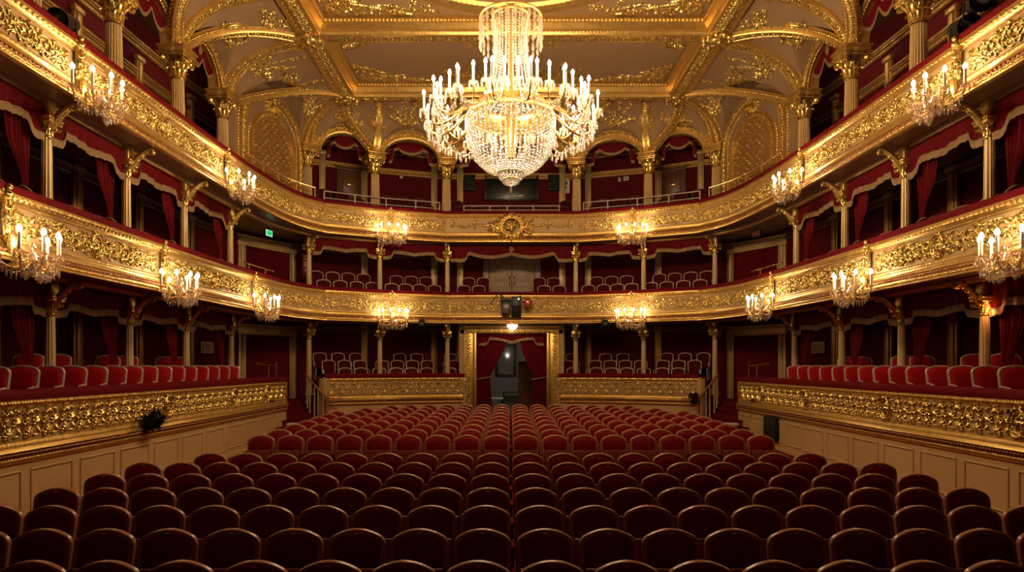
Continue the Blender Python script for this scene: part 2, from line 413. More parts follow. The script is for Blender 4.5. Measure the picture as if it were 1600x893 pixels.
# ornamental sweep: profile = list of ('p', o, z) points and ('b', o1, z1, kind, amp, period) bands running to that point
def orn_rows(profile, sv, srel):
    rows = []; cur = None
    for e in profile:
        if e[0] == 'p':
            cur = (e[1], e[2]); rows.append((np.full_like(sv, cur[0]), np.full_like(sv, cur[1])))
        else:
            _, o1, z1, kind, amp, per = e; o0, z0 = cur; d = np.array([o1-o0, z1-z0]); l = np.linalg.norm(d); nn = np.array([-d[1], d[0]])/l
            if nn[0] < 0: nn = -nn
            for v in (0.02, .2, .4, .6, .8, .98):
                ph = srel/per
                if kind == 'bead': g = np.sqrt(np.clip(1-((ph % 1)*2-1)**2-(2*v-1)**2, 0, 1))
                elif kind == 'rope': g = math.sin(PI*v)*(.55+.45*np.sin(TAU*(ph+v*.8)))
                elif kind == 'egg': g = math.sin(PI*v)**.6*np.abs(np.sin(PI*ph))**.5
                elif kind == 'dent': g = ((ph % 1) < .6)*1.0*(.05 < v < .95)
                elif kind == 'leaf': g = math.sin(PI*v)**.7*(.35+.65*np.abs(np.cos(PI*(ph+.5*np.abs(2*v-1)))))*(1-.4*np.abs(np.sin(3*PI*ph)))
                else: g = np.full_like(sv, math.sin(PI*v))
                rows.append((o0+d[0]*v+nn[0]*amp*g, z0+d[1]*v+nn[1]*amp*g))
            cur = (o1, z1); rows.append((np.full_like(sv, o1), np.full_like(sv, z1)))
    return rows
def sweep(path, s0, s1, profile, zoff, name, mat, parent, step=.02, mb=None, kind=None):
    n = max(2, int(abs(s1-s0)/step)+1); sv = np.linspace(s0, s1, n)
    rows = orn_rows(profile, sv, sv)
    G = np.stack([xyz(path.at(sv, 0) + np.stack([np.interp(sv, path.s, path.nrm[:, 0]), np.interp(sv, path.s, path.nrm[:, 1])], -1)*o[:, None], z+zoff) for o, z in rows], 1)
    m = mb or MB(); m.grid(G)
    if mb is not None: return mb
    return m.build(name, mat, parent, smooth=50, kind=kind)
def strip(path, s0, s1, prof, name, mat, parent=None, step=.1, kind=None, mb=None):
    return sweep(path, s0, s1, [('p', o, z) for o, z in prof], 0, name, mat, parent, step, mb, kind)
# ------------------------------------------------------------------ camera
cam = bpy.data.objects.new('camera', bpy.data.cameras.new('camera')); COL.objects.link(cam); scene.camera = cam
cam.data.sensor_width = 36; cam.data.lens = 22.5; cam.data.shift_x = .0059; cam.data.shift_y = .0772
cam.location = (-.2, 0, 2.45); cam.rotation_euler = (PI/2, 0, 0); cam.data.clip_end = 200
TN = [0]
def trim_name(): TN[0] += 1; return f'trim_{TN[0]}'

Z_MID, Z_UP = 4.90, 7.74            # top of the gilded fronts
SO_MID, SO_UP = Z_MID-.99, Z_UP-.99
FLOOR = lambda y: max(0.0, .0150*(y-4.75))
# ------------------------------------------------------------------ floor, walls
m = MB(); ys = np.linspace(-1, 24.9, 60); xs = np.linspace(-9.9, 9.9, 40)
m.grid(np.stack([np.stack([xs, np.full_like(xs, y), np.full_like(xs, FLOOR(y))], -1) for y in ys])); m.build('floor', CARPET, kind='structure')
SA, SB, SL = 0.0, S(6.14, 20.94), P.L
for nm, a, b in (('wall_right', SA, SB), ('wall_left', SL-SB, SL)):
    strip(P, a, b, [(-2.35, -.1), (-2.35, 11.2)], nm, REDW, kind='structure')
m = MB(); sc = SL/2
strip(P, SB, SL-SB, [(-2.35, 3.55), (-2.35, 11.2)], 'x', REDW, mb=m)
strip(P, SB, sc-1.5, [(-2.35, -.1), (-2.35, 3.55)], 'x', REDW, mb=m); strip(P, sc+1.5, SL-SB, [(-2.35, -.1), (-2.35, 3.55)], 'x', REDW, mb=m)
m.build('wall_back', REDW, kind='structure')
# slabs: box floors are stepped strips that follow the plan
def slab(name, a, b, prof, mat): return strip(P, a, b, prof, name, mat, kind='structure')
s_in = sc
S20 = Sy(1, 19.9)
slab('floor_gallery', 0, SL, [(-.42, 7.3), (-.42, 7.40), (-1.15, 7.40), (-1.15, 7.75), (-2.35, 7.75), (-2.35, 7.2), (-.42, 7.2)], CARPET)
slab('floor_balcony', 0, SL, [(-.42, 4.35), (-1.0, 4.37), (-1.0, 4.74), (-2.35, 4.74), (-2.35, 4.2), (-.42, 4.2)], CARPET)
slab('floor_stalls_box_right', 0, S(7.0, 18.9), [(-.1, .9), (-.1, 1.45), (-1.05, 1.45), (-1.05, 1.68), (-2.35, 1.68)], CARPET)
slab('floor_stalls_box_left', SL-S(7.0, 18.9), SL, [(-.1, .9), (-.1, 1.45), (-1.05, 1.45), (-1.05, 1.68), (-2.35, 1.68)], CARPET)
for nm, a, b in (('floor_back_box_right', SB+.05, sc-1.72), ('floor_back_box_left', sc+1.72, SL-SB-.05)):
    slab(nm, a, b, [(-.08, .2), (-.08, 1.37), (-.95, 1.37), (-.95, 1.64), (-1.75, 1.64), (-1.75, 1.91), (-2.35, 1.91)], CARPET)

# ------------------------------------------------------------------ gilded fronts of the balconies
TOPM = [('p', .03, .0), ('p', .062, -.004), ('p', .062, -.03), ('b', .045, -.11, 'rope', .042, .105), ('p', .052, -.118), ('p', .035, -.14), ('b', .015, -.168, 'bead', .018, .055), ('p', 0, -.172)]
BASEM = [('p', .0, -.625), ('p', .03, -.63), ('b', .042, -.70, 'leaf', .022, .085), ('p', .06, -.708), ('p', .056, -.73), ('p', .072, -.78), ('p', .098, -.80), ('p', .07, -.806), ('p', .115, -.888), ('p', .15, -.89), ('p', .152, -.90), ('b', .168, -.955, 'bead', .026, .066), ('p', .182, -.962), ('p', .182, -.99), ('p', .10, -.995)]
VEL = [(-.32, -.38), (-.32, .10), (-.27, .13), (-.03, .13), (.05, .115), (.072, .06), (.055, -.004), (.0, -.01)]
def t_console(w=.30, h=1.0, res=.011):
    R = Rel(w, h, res, False); x = w/2
    for sg in (-1, 1):
        R.spiral(x+sg*.045, h*.9, .055, .01, PI/2, 1.3, .02, .06, 0, sg)
        R.stroke([(x+sg*.085, h*.88), (x+sg*.07, h*.6), (x+sg*.045, h*.3), (x+sg*.02, h*.1)], .022, .05)
        for k in range(5): R.leaf(x, h*(.2+.12*k), PI/2-sg*.9, .11, sg*1.2, .022, .05)
    R.stroke([(x, h*.95), (x, h*.05)], .05, .06); R.disc(x, h*.93, .05, .09); R.disc(x, h*.72, .04, .09); R.disc(x, h*.5, .032, .08)
    return R
T_CON = t_console()
def tier(name, label, T, cuts, consoles, plain_mid, tile, medal_every):
    root = thing(name, label, 'balcony', (0, 22.5, T))
    for a, b, kind in cuts:
        pan = strip(P, a, b, [(0, T-.17), (0, T-.63)], 'front_panel', PANEL, root, .05)
        sweep(P, a, b, TOPM, T, 'top_moulding', GOLDM, pan, .018)
        sweep(P, a, b, BASEM, T, 'base_moulding', GOLDM, pan, .018)
        sweep(P, a, b, [('p', .075, -.806), ('b', .12, -.882, 'egg', .04, .085)], T, 'egg_band', GOLDSH, pan, .014)  # egg row coloured as lying in shadow
        strip(P, a, b, [(o, z+T) for o, z in VEL], 'velvet_ledge', VELV, pan, .05)
        if kind == 'garland':
            rel_single(P, (a+b)/2, min(4.5, b-a-.1), T-.63, T-.15, T_GAR, 'gilt_relief', pan, amp=1.7)
        else:
            cl = [(c, .2) for c in consoles if a-.3 < c < b+.3]
            md = []
            if kind == 'long': md = [a+(b-a)*(k+.5)/max(1, round((b-a)/medal_every)) for k in range(max(1, round((b-a)/medal_every)))]
            r = rel_path(P, a+.04, b-.04, T-.60, T-.19, tile, 'gilt_relief', pan, flip=(a > sc), amp=1.5, clear=cl+[(c, .2) for c in md])
            for c in md: rel_single(P, c, .44, T-.63, T-.16, T_MED, 'medallion', pan, o=.01)
    for c in consoles:
        mb = rel_single(P, c, .28, T-.93, T+.03, T_CON, 'x', None, o=.06, amp=1.1, mb=MB())
        s = np.array([c-.09, c+.09]); 
        G = np.stack([xyz(P.at(s, .0), T-.95), xyz(P.at(s, .10), T-.95), xyz(P.at(s, .075), T-.5), xyz(P.at(s, .07), T+.02), xyz(P.at(s, 0), T+.02)], 1); mb.grid(G)
        mb.ball((*P.at(c, .1), T+.06), .045, 8, 6); mb.build('scroll_bracket', GOLD, root)
    # underside of the balcony: flat field, ribs and a cornice strip over the columns
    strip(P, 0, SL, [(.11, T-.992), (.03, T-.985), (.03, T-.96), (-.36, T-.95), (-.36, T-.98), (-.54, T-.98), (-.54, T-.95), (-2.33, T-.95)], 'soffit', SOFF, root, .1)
    sweep(P, 0, SL, [('p', -.60, -.955), ('p', -.58, -1.0), ('b', -.56, -1.04, 'bead', .012, .06), ('p', -.5, -1.03), ('p', -.47, -.98)], T, 'soffit_moulding', GOLDD, root, .022)
    return root
def ss(*pts): return [S(*q) for q in pts]
Y0 = 5.0
c_mid = [Sy(1, 9.0), Sy(1, 13.05), S(7.09, 17.4), S(4.10, 21.94)]; c_mid += [SL-c for c in c_mid[::-1]]
c_up = [Sy(1, 10.5), Sy(1, 15.85), S(4.15, 21.92)]; c_up += [SL-c for c in c_up[::-1]]
sCr, sCe = SB, S(2.32, 22.5)
def mirror_cuts(l, mid): return l + mid + [(SL-b, SL-a, k) for a, b, k in l[::-1]]
cm = mirror_cuts([(Sy(1, Y0), c_mid[0], 'long'), (c_mid[0], c_mid[1], 'long'), (c_mid[1], c_mid[2], 'long'), (c_mid[2], sCr, ''), (sCr, c_mid[3], ''), (c_mid[3], sCe, '')], [(sCe, SL-sCe, 'garland2')])
cu = mirror_cuts([(Sy(1, Y0), c_up[0], 'long'), (c_up[0], c_up[1], 'long'), (c_up[1], sCr, ''), (sCr, c_up[2], ''), (c_up[2], sCe, '')], [(sCe, SL-sCe, 'garland')])
mid_tier = tier('horseshoe_balcony', 'gilded horseshoe balcony front of the first tier, directly above the stalls boxes', Z_MID, cm, c_mid, None, T_RIN, 4.2)
up_tier = tier('horseshoe_upper_balcony', 'gilded horseshoe gallery front of the upper tier with crest at its centre', Z_UP, cu, c_up, None, T_RIN2, 5.4)
# crest at the centre of the upper front
def t_crest(w=1.5, h=1.0, res=.013):
    R = Rel(w, h, res, False); x, y = w/2, h*.54
    R.ring(x, y, .23, .25, .03, .10); R.ring(x, y, .30, .32, .03, .08)
    for k in range(20):
        t = k/20*TAU; R.leaf(x+.3*math.cos(t), y+.3*math.sin(t), t+.5, .18, random.uniform(-2, 2), .035, .08)
    for k in range(6): R.disc(x+random.uniform(-.12, .12), y+random.uniform(-.1, .14), .05, .045)
    R.disc(x, y+.09, .055, .08); R.stroke([(x, y+.03), (x, y-.16)], .07, .07); R.stroke([(x-.1, y), (x+.1, y)], .035, .065)
    for sg in (-1, 1):
        for k in range(6): R.leaf(x+sg*.3, y-.05*k+.1, (0 if sg > 0 else PI)+random.uniform(-.6, .6), .34-.03*k, sg*1.2, .035, .08)
        R.spiral(x+sg*.45, y-.12, .12, .02, 0, 1.4, .028, .08, 5, sg)
        for k in range(4): R.leaf(x+sg*.1*k, y-.30, -PI/2+sg*.5, .2, sg, .03, .08)
    R.leaf(x, y-.3, -PI/2, .26, .3, .05, .1); R.leaf(x, y+.3, PI/2, .16, .3, .05, .1)
    return R
T_CREST = t_crest()
rel_single(P, sc, 2.0, Z_UP-1.02, Z_UP+.06, T_CREST, 'crest', up_tier, o=.13, amp=1.3)
# ------------------------------------------------------------------ stalls box fronts
PLr = Path([(7.3, 2.0), (7.26, 5), (7.20, 9), (7.12, 14), (7.08, 19.9)]); PLl = Path([(-7.08, 19.9), (-7.12, 14), (-7.20, 9), (-7.26, 5), (-7.3, 2.0)])
BT = 1.95
TOPB = [('p', .03, .0), ('p', .055, -.004), ('p', .055, -.02), ('b', .03, -.085, 'bead', .03, .06), ('p', .03, -.095), ('p', 0, -.12)]
BASEB = [('p', 0, -.56), ('p', .05, -.60), ('b', .08, -.665, 'leaf', .016, .08), ('p', .12, -.69), ('p', .15, -.72), ('p', .10, -.735), ('p', .10, -.815), ('b', .10, -.87, 'egg', .02, .06), ('p', .06, -.90), ('p', .05, -.93)]
def stalls_front(name, label, path, a, b, medals, flip, dado_n, plain):
    mx = path.at((a+b)/2)
    root = thing(name, label, 'box front', (mx[0], mx[1], FLOOR(mx[1])))
    pan = strip(path, a, b, [(0, BT-.11), (0, BT-.57)], 'front_panel', PANEL, root, .05)
    sweep(path, a, b, TOPB, BT, 'top_moulding', GOLDM, root, .016); sweep(path, a, b, BASEB, BT, 'base_moulding', GOLDM, root, .016); sweep(path, a, b, [('p', .102, -.736), ('b', .102, -.812, 'bead', .034, .066)], BT, 'bead_band', GOLDSH, root, .011)
    strip(path, a, b, [(-.32, BT-.2), (-.32, BT+.10), (-.27, BT+.14), (-.04, BT+.14), (.05, BT+.12), (.07, BT+.05), (.05, BT)], 'velvet_ledge', VELV, root, .06)
    ed = [a-.17] + sorted(medals) + [b+.17]
    for e0, e1 in zip(ed[:-1], ed[1:]): rel_path(path, e0+.2, e1-.2, BT-.56, BT-.10, T_ACA, 'gilt_relief', pan, flip=flip, amp=1.6)
    for c in medals: rel_single(path, c, .42, BT-.58, BT-.09, T_MED, 'medallion', pan, o=.012, amp=1.2)
    n = max(2, int((b-a)/.25)); sv = np.linspace(a, b, n)
    xy = path.at(sv, .05); zf = np.array([FLOOR(y) for y in xy[:, 1]])-.03
    MB().grid(np.stack([xyz(xy, zf), xyz(xy, BT-.92)], 1)).build('dado', DADO, root)
    mb = MB()                                                   # plinth
    for o0, z0, z1 in ((.075, 0, .10), (.06, .10, .13)):
        q = path.at(sv, o0); mb.grid(np.stack([xyz(q, zf+z0), xyz(q, zf+z1), xyz(path.at(sv, .05), zf+z1)], 1))
    mb.build('plinth', DADO, root)
    if not plain:
        st = (b-a)/dado_n
        for k in range(dado_n):
            c0, c1 = a+st*k+.1, a+st*(k+1)-.1; mb = MB(); y = path.at((c0+c1)/2)[1]; z0, z1 = FLOOR(y)+.22, BT-1.02
            for e0, e1, zz0, zz1 in ((c0, c1, z1, z1), (c0, c1, z0, z0), (c0, c0, z0, z1), (c1, c1, z0, z1)):
                A, B = np.append(path.at(e0, .055), zz0), np.append(path.at(e1, .055), zz1); nn = np.append(path.n((c0+c1)/2), 0)
                mb.tube([A, B], .017, 6, up=nn); 
            mb.build('dado_panel_frame', DADO, root)
    return root
lr = PLr.near(7.08, 19.9); la = PLr.near(7.26, 5)
fr = stalls_front('stalls_parapet', 'long gilded box front with cream dado along the right side of the stalls', PLr, la, PLr.L, [PLr.near(7.1, y) for y in (9.2, 12.35, 15.6, 18.2)], False, 14, False)
fl = stalls_front('stalls_parapet', 'long gilded box front with cream dado along the left side of the stalls', PLl, 0, PLl.L-la, [PLl.near(-7.1, y) for y in (8.2, 13.1, 16.2, 18.4)], True, 14, False)
for sg, rt in ((1, fr), (-1, fl)):                              # end return of each front beside the stairs
    mb = MB(); mb.rbox((sg*7.55, 19.93, 1.05), (1.0, .12, 1.9), .02); mb.build('end_panel', DADO, rt)
    MB().rbox((sg*7.1, 19.95, 1.6), (.16, .16, .7), .04).build('end_scroll', GOLD, rt)
    MB().rbox((sg*7.45, 19.96, BT+.06), (.95, .2, .15), .05).build('velvet_end', VELV, rt)
BT = 2.02
a, b = SB, sc-1.69
fbr = stalls_front('back_box_parapet', 'short gilded box front at the back, to the right of the central doorway', P, a, b, [(a+b)/2], False, 3, True)
fbl = stalls_front('back_box_parapet', 'short gilded box front at the back, to the left of the central doorway', P, SL-b, SL-a, [SL-(a+b)/2], True, 3, True)
for sg, rt in ((1, fbr), (-1, fbl)):
    for q, nm in ((b, 'inner_pilaster'), (a, 'outer_pilaster')):
        pt = P.at(q if sg > 0 else SL-q, -.03); zf = FLOOR(pt[1])
        MB().rbox((*pt, (zf+BT)/2), (.22, .22, BT-zf-.02), .02, rz=.3*sg).build(nm, PANEL, rt)
        if nm == 'inner_pilaster': rel_single(P, q if sg > 0 else SL-q, .3, BT-.62, BT-.06, T_CON, 'gilt_scroll', rt, o=.1)
    c = P.at(a+.02 if sg > 0 else SL-a-.02, -1.0); q = P.at(a+.02 if sg > 0 else SL-a-.02, 0)
    L = math.hypot(*(c-q)); MB().rbox((*((c+q)/2), 1.05), (.1, L, 2.0), .02, rz=math.atan2(c[1]-q[1], c[0]-q[0])-PI/2).build('side_panel', DADO, rt)
BT = 1.95
# stairs between stalls fronts and back boxes
for nm, a, b in (('stairs_right', S(7.0, 18.95), SB+.02), ('stairs_left', SL-SB-.02, SL-S(7.0, 18.95))):
    prof = [(.32, .15)]; z = .24; o = .32
    for k in range(6):
        z += .172; prof += [(o, z-.172), (o, z-.02), (o+.025, z-.015), (o+.025, z), (o, z)]; o -= .27; prof.append((o, z))
    prof += [(-2.35, z)]
    strip(P, a, b, prof, nm, CARPET, kind='structure', step=.06)
# ------------------------------------------------------------------ ceiling
ZC, ZB = 11.5, 11.06
m = MB(); m.grid(np.array([[(-6.2, -1, ZC), (-6.2, 21.3, ZC)], [(6.2, -1, ZC), (6.2, 21.3, ZC)]])); ceil = m.build('ceiling', CREAM, kind='structure')
m = MB(); m.grid(np.array([[(-10, -1, 11.25), (-10, 25.5, 11.25)], [(-7.7, -1, 11.25), (-7.7, 25.5, 11.25)]])); m.grid(np.array([[(7.7, -1, 11.25), (7.7, 25.5, 11.25)], [(10, -1, 11.25), (10, 25.5, 11.25)]]))
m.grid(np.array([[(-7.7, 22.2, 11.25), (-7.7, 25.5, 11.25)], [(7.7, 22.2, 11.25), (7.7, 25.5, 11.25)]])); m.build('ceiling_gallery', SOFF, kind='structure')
def beam(p0, p1, w, tile=T_LEAFS, label=None):
    pa = Path([p0, p1], .02); hw = w/2
    half = [('p', hw+.16, ZC-ZB+.01), ('p', hw+.16, .36), ('b', hw+.10, .27, 'egg', .03, .1), ('p', hw+.10, .25), ('p', hw+.02, .16), ('p', hw+.02, .10), ('b', hw+.0, .05, 'rope', .015, .09), ('p', hw-.02, .0)]
    left = [('p', -hw-.16, ZC-ZB+.01), ('p', -hw-.16, .36), ('b', -hw-.10, .27, 'egg', .03, .1), ('p', -hw-.10, .25), ('p', -hw-.02, .16), ('p', -hw-.02, .10), ('b', -hw-.0, .05, 'rope', .015, .09), ('p', -hw+.02, .0)]
    mb = MB()
    for pr, sgn in ((half, 1), (left, -1)):
        rows = orn_rows(pr, pa.s[::1], pa.s)
        G = np.stack([xyz(np.stack([np.interp(pa.s, pa.s, pa.p[:, 0])+pa.nrm[:, 0]*o, pa.p[:, 1]+pa.nrm[:, 1]*o], -1), z+ZB) for o, z in rows], 1); mb.grid(G)
    s2 = np.array([0, pa.L]); mb.grid(np.stack([xyz(pa.at(s2, hw-.02), ZB), xyz(pa.at(s2, -hw+.02), ZB)], 1))
    o = mb.build(trim_name(), GOLDM, smooth=50, kind='structure')
    n = max(1, round(pa.L/tile.w)); H = np.vstack([np.tile(tile.H, (n, 1)), tile.H[:1]]); nu, nv = H.shape
    def fn(iu, iv, h):
        q = pa.at(pa.L*iu/(nu-1), 0); of = (-hw+.07)+(w-.14)*iv/(nv-1)
        return np.stack([q[..., 0]+pa.nrm[0, 0]*of, q[..., 1]+pa.nrm[0, 1]*of, ZB+.003-h*1.15], -1)
    put_rel('gilt_leaf_band', H, fn, GOLD, o)
    return o
XB, Y1, Y2, Y3 = 5.36, 16.9, 20.75, 13.1
for sg in (1, -1): beam((sg*XB, 4.0), (sg*XB, Y2+.3), .62, T_LEAF)
for y in (Y2, Y1, Y3, 9.2): beam((XB-.2, y), (-XB+.2, y), .42)
for sg in (1, -1):
    for y in (Y1, Y3): beam((sg*(XB+.2), y), (sg*(XB+.95), y), .36)
    for y in (Y1, Y2):                                       # bosses where the beams cross
        mb = MB(); mb.lathe([(.36, .02), (.36, -.05), (.30, -.09), (.24, -.10), (.2, -.17), (.1, -.22), (.0, -.23)], 24, (sg*XB, y, ZB), flute=lambda a: .06*np.abs(np.sin(6*a)))
        for k in range(10): mb.ball((sg*XB+.33*math.cos(k*TAU/10), y+.33*math.sin(k*TAU/10), ZB-.06), .07, 7, 5)
        mb.build(trim_name(), GOLD, kind='structure')
# ceiling rosette ring
rp = Path([(-.06+3.9*math.cos(a), 12.42+3.9*math.sin(a)) for a in np.linspace(0, TAU, 241)], .03)
rg = sweep(rp, 0, rp.L, [('p', .3, -.0), ('p', .26, -.06), ('b', .14, -.10, 'leaf', .03, .14), ('p', .1, -.12), ('p', .0, -.14), ('b', -.1, -.08, 'egg', .03, .1), ('p', -.16, -.06), ('p', -.2, 0)], ZC, trim_name(), GOLDM, None, .03, kind='structure')
# filigree in the coffers
def t_cornerspray(w=2.3, h=1.3, res=.016, seed=4):
    R = Rel(w, h, res, False); rn = random.Random(seed)
    pts = catmull([(.06, h*.8), (.25, h*.74), (.5, h*.62), (.62, h*.38), (.95, h*.27), (1.3, h*.2), (1.7, h*.08)], 10); R.stroke(pts, .075, .05, (.8, .6)); 
    for k in range(90):
        t = rn.random()**1.3; x = .05+w*.9*t; y = rn.random()*h*(.75*(1-t)**.9)+.03
        R.leaf(x, y, rn.uniform(0, TAU), rn.uniform(.12, .24), rn.uniform(-2, 2), .032, .05)
    for k in range(40):
        t = rn.random(); R.disc(.05+w*.8*t, rn.random()*h*.7*(1-t)+.04, .035, .06)
    R.spiral(.35, .3, .22, .03, 0, 1.6, .035, .055, 8, 1); R.spiral(.85, .16, .13, .02, 1, 1.5, .03, .055, 6, -1)
    return R
def t_spray(w=1.5, h=.9, res=.016, seed=4, n=46):
    """a branching spray, narrow at the foot"""
    R = Rel(w, h, res, False); rn = random.Random(seed)
    for k in range(5):
        a = PI/2 + (k-2)*.5; x, y = w/2, .04; pts = [(x, y)]
        for q in range(8): x += math.cos(a)*h*.11; y += math.sin(a)*h*.105; a += (k-2)*.03+rn.uniform(-.15, .15); pts.append((x, y))
        R.stroke(pts, .018, .03)
        for q in range(1, 9):
            for e in range(3): R.leaf(*pts[q], a+rn.uniform(-1.6, 1.6), rn.uniform(.08, .16), rn.uniform(-2, 2), .022, .035)
            if rn.random() < .5: R.disc(pts[q][0]+rn.uniform(-.05, .05), pts[q][1]+rn.uniform(-.05, .05), .035, .045)
    return R
T_CS = t_cornerspray(); T_SP = t_spray(); T_SP2 = t_spray(2.2, .8, seed=8)
def ceil_rel(x0, y0, sx, sy, tile, rot=False):
    H = tile.H
    def fn(iu, iv, h):
        u, v = iu*tile.res, iv*tile.res
        if rot: u, v = v, u
        return np.stack([x0+sx*u, y0+sy*v, ZC+.003-h*1.2], -1)
    put_rel('gilt_filigree', H, fn, GOLD, ceil)
for sg in (1, -1):
    e = sg*(XB-.52)
    ceil_rel(e, Y2-.40, -sg, -1, T_CS); ceil_rel(e, Y1+.40, -sg, 1, T_CS); ceil_rel(e, Y1-.42, -sg, -1, T_CS); ceil_rel(e, Y3+.4, -sg, 1, T_CS)
    ceil_rel(sg*.55 - .75*1, Y1+.42, 1, 1.7, T_SP); ceil_rel(sg*1.4-.75, Y2-.42, 1, -1.4, T_SP)
    ceil_rel(sg*2.6-.75, Y1-.42, 1, -.8, T_SP)
# ------------------------------------------------------------------ vault between arcades and beams
Z0, HV = 9.75, 1.36
class Vault:
    def __init__(s, ctrl, bays):
        s.u = np.array([c[0] for c in ctrl], float); s.W = np.array([c[1] for c in ctrl], float); s.T = np.array([c[2] for c in ctrl], float); s.bays = bays
    def w(s, u): return np.stack([np.interp(u, s.u, s.W[:, 0]), np.interp(u, s.u, s.W[:, 1])], -1)
    def t(s, u): return np.stack([np.interp(u, s.u, s.T[:, 0]), np.interp(u, s.u, s.T[:, 1])], -1)
    def zl(s, u):
        z = np.full(np.shape(u), Z0)
        for a, b, r in s.bays:
            q = (np.asarray(u)-(a+b)/2)/((b-a)/2); z = np.where(np.abs(q) < 1, np.maximum(z, Z0+r*np.sqrt(np.clip(1-q*q, 0, 1))), z)
        return z
    def pt(s, u, t, lun=True):
        u, t = np.broadcast_arrays(np.asarray(u, float), np.asarray(t, float))
        f = (1-np.cos(t*PI/2))[..., None]; xy = s.w(u)*(1-f) + s.t(u)*f; z = Z0+HV*np.sin(t*PI/2)
        if lun: z = np.maximum(z, s.zl(u))
        return xyz(xy, z)
    def build(s, name, nu):
        u = np.linspace(s.u[0], s.u[-1], nu); t = np.linspace(0, 1, 26); U, Tt = np.meshgrid(u, t, indexing='ij')
        return MB().grid(s.pt(U, Tt)).build(name, CREAM, kind='structure', smooth=28)
YC = [3.2, 5.55, 7.9, 10.25, 12.55, 14.93, 17.3]
def mir(l, sg): return [(u, (sg*w[0], w[1]), (sg*t[0], t[1])) for u, w, t in l]
VS = {}; VC = {}
for sg, nm in ((1, 'right'), (-1, 'left')):
    VS[sg] = Vault(mir([(3.2, (7.80, 3.2), (5.72, 3.2)), (17.3, (7.80, 17.3), (5.72, 17.3))], sg), [(YC[i]+.06, YC[i+1]-.06, 1.06) for i in range(6)])
    VS[sg].build(f'ceiling_vault_{nm}', 330)
    VC[sg] = Vault(mir([(0, (7.80, 17.3), (5.72, 17.1)), (.75, (7.84, 18.05), (5.65, 17.9)), (4.0, (7.02, 21.28), (5.45, 20.6)), (4.25, (6.88, 21.45), (5.36, 20.75))], sg), [(.85, 3.95, 1.22)])
    VC[sg].build(f'ceiling_vault_corner_{nm}', 120)
VB = Vault([(-7.9, (-6.88, 21.45), (-5.36, 20.75)), (-5.0, (-4.74, 22.2), (-4.85, 20.9)), (-2.4, (-2.32, 22.75), (-2.32, 20.9)), (2.4, (2.32, 22.75), (2.32, 20.9)), (5.0, (4.74, 22.2), (4.85, 20.9)), (7.9, (6.88, 21.45), (5.36, 20.75))],
           [(-7.45, -5.15, .92), (-4.85, -2.55, .92), (-2.25, 2.25, 1.0), (2.55, 4.85, .92), (5.15, 7.45, .92)])
VB.build('ceiling_vault_back', 300)
# ornamented bands (ribs and arch rings)
def band(curve, N, w, d, tile=T_LEAFS, mat=GOLDM, amp=1.0, relief=True):
    c = np.asarray(curve, float); Tn = np.gradient(c, axis=0); Tn /= np.linalg.norm(Tn, axis=1)[:, None]
    N = np.broadcast_to(np.asarray(N, float), c.shape).copy(); N -= Tn*np.sum(N*Tn, 1)[:, None]; N /= np.linalg.norm(N, axis=1)[:, None]; B = np.cross(Tn, N)
    hw = w/2; pr = [(-hw, -.12), (-hw, d*.7), (-hw+.02, d+.02), (-hw+.05, d+.02), (-hw+.06, d), (hw-.06, d), (hw-.05, d+.02), (hw-.02, d+.02), (hw, d*.7), (hw, -.12)]
    o = MB().grid(np.stack([c+B*x+N*y for x, y in pr], 1)).build(trim_name(), mat, kind='structure', smooth=50)
    Lc = np.concatenate([[0], np.cumsum(np.linalg.norm(np.diff(c, axis=0), axis=1))]); nq = max(20, int(Lc[-1]/.018)); q = np.linspace(0, Lc[-1], nq); J = lambda A: np.stack([np.interp(q, Lc, A[:, k]) for k in range(3)], -1)
    cq, Bq, Nq = J(c), J(B), J(N); mb = MB()
    for e in (-1, 1): mb.tube(cq+Bq*e*(hw+.012)-Nq*.03, .012+.026*np.abs(np.sin(PI*q/.085)), 6, up=Nq[0])
    mb.build('bead_row', GOLD, o, smooth=180)
    if relief:
        L = np.concatenate([[0], np.cumsum(np.linalg.norm(np.diff(c, axis=0), axis=1))]); n = max(1, round(L[-1]/(tile.w*(w-.1)/tile.h)))
        H = np.vstack([np.tile(tile.H, (n, 1)), tile.H[:1]]); nu, nv = H.shape; q = L[-1]*np.arange(nu)/(nu-1)
        I = lambda A: np.stack([np.interp(q, L, A[:, k]) for k in range(3)], -1)
        ci, Bi, Ni = I(c), I(B), I(N)
        def fn(iu, iv, h):
            k = iu.astype(int); x = (-hw+.05)+(w-.1)*iv/(nv-1)
            return ci[k]+Bi[k]*x[..., None]+Ni[k]*(d-.003+h*amp*1.4)[..., None]
        put_rel('gilt_leaf_band', H, fn, GOLD, o)
    return o
def rib(v, u, w=.30, u1=None, t1=1.0):
    t = np.linspace(0.0, t1, 40); uu = u + ((u1 if u1 is not None else u)-u)*t/t1
    c = v.pt(uu, t, False); hd = c[-1, :2]-c[0, :2]; hd /= np.linalg.norm(hd)
    Tn = np.gradient(c, axis=0); B = np.array([-hd[1], hd[0], 0.]); N = np.cross(B, Tn); N *= np.where(N[:, 2] > 0, -1, 1)[:, None]; 
    N[0] = N[1]
    return band(c, N, w, .07)
for sg in (1, -1):
    for y in YC[3:]: rib(VS[sg], y, .30)
    rib(VS[sg], YC[5], .34, 16.9); rib(VS[sg], YC[5], .26, 13.1); rib(VS[sg], YC[3], .26, 13.1)
    rib(VC[sg], .6, .30, 4.0); rib(VC[sg], .3, .24, 0.0); rib(VC[sg], 4.2, .30)
    k = sg
    rib(VB, 5.0*k, .26, 7.6*k); rib(VB, 5.0*k, .26, 4.5*k); rib(VB, 2.4*k, .26, 3.3*k); rib(VB, 2.4*k, .26, 1.7*k); rib(VB, 7.7*k, .24, 7.9*k)
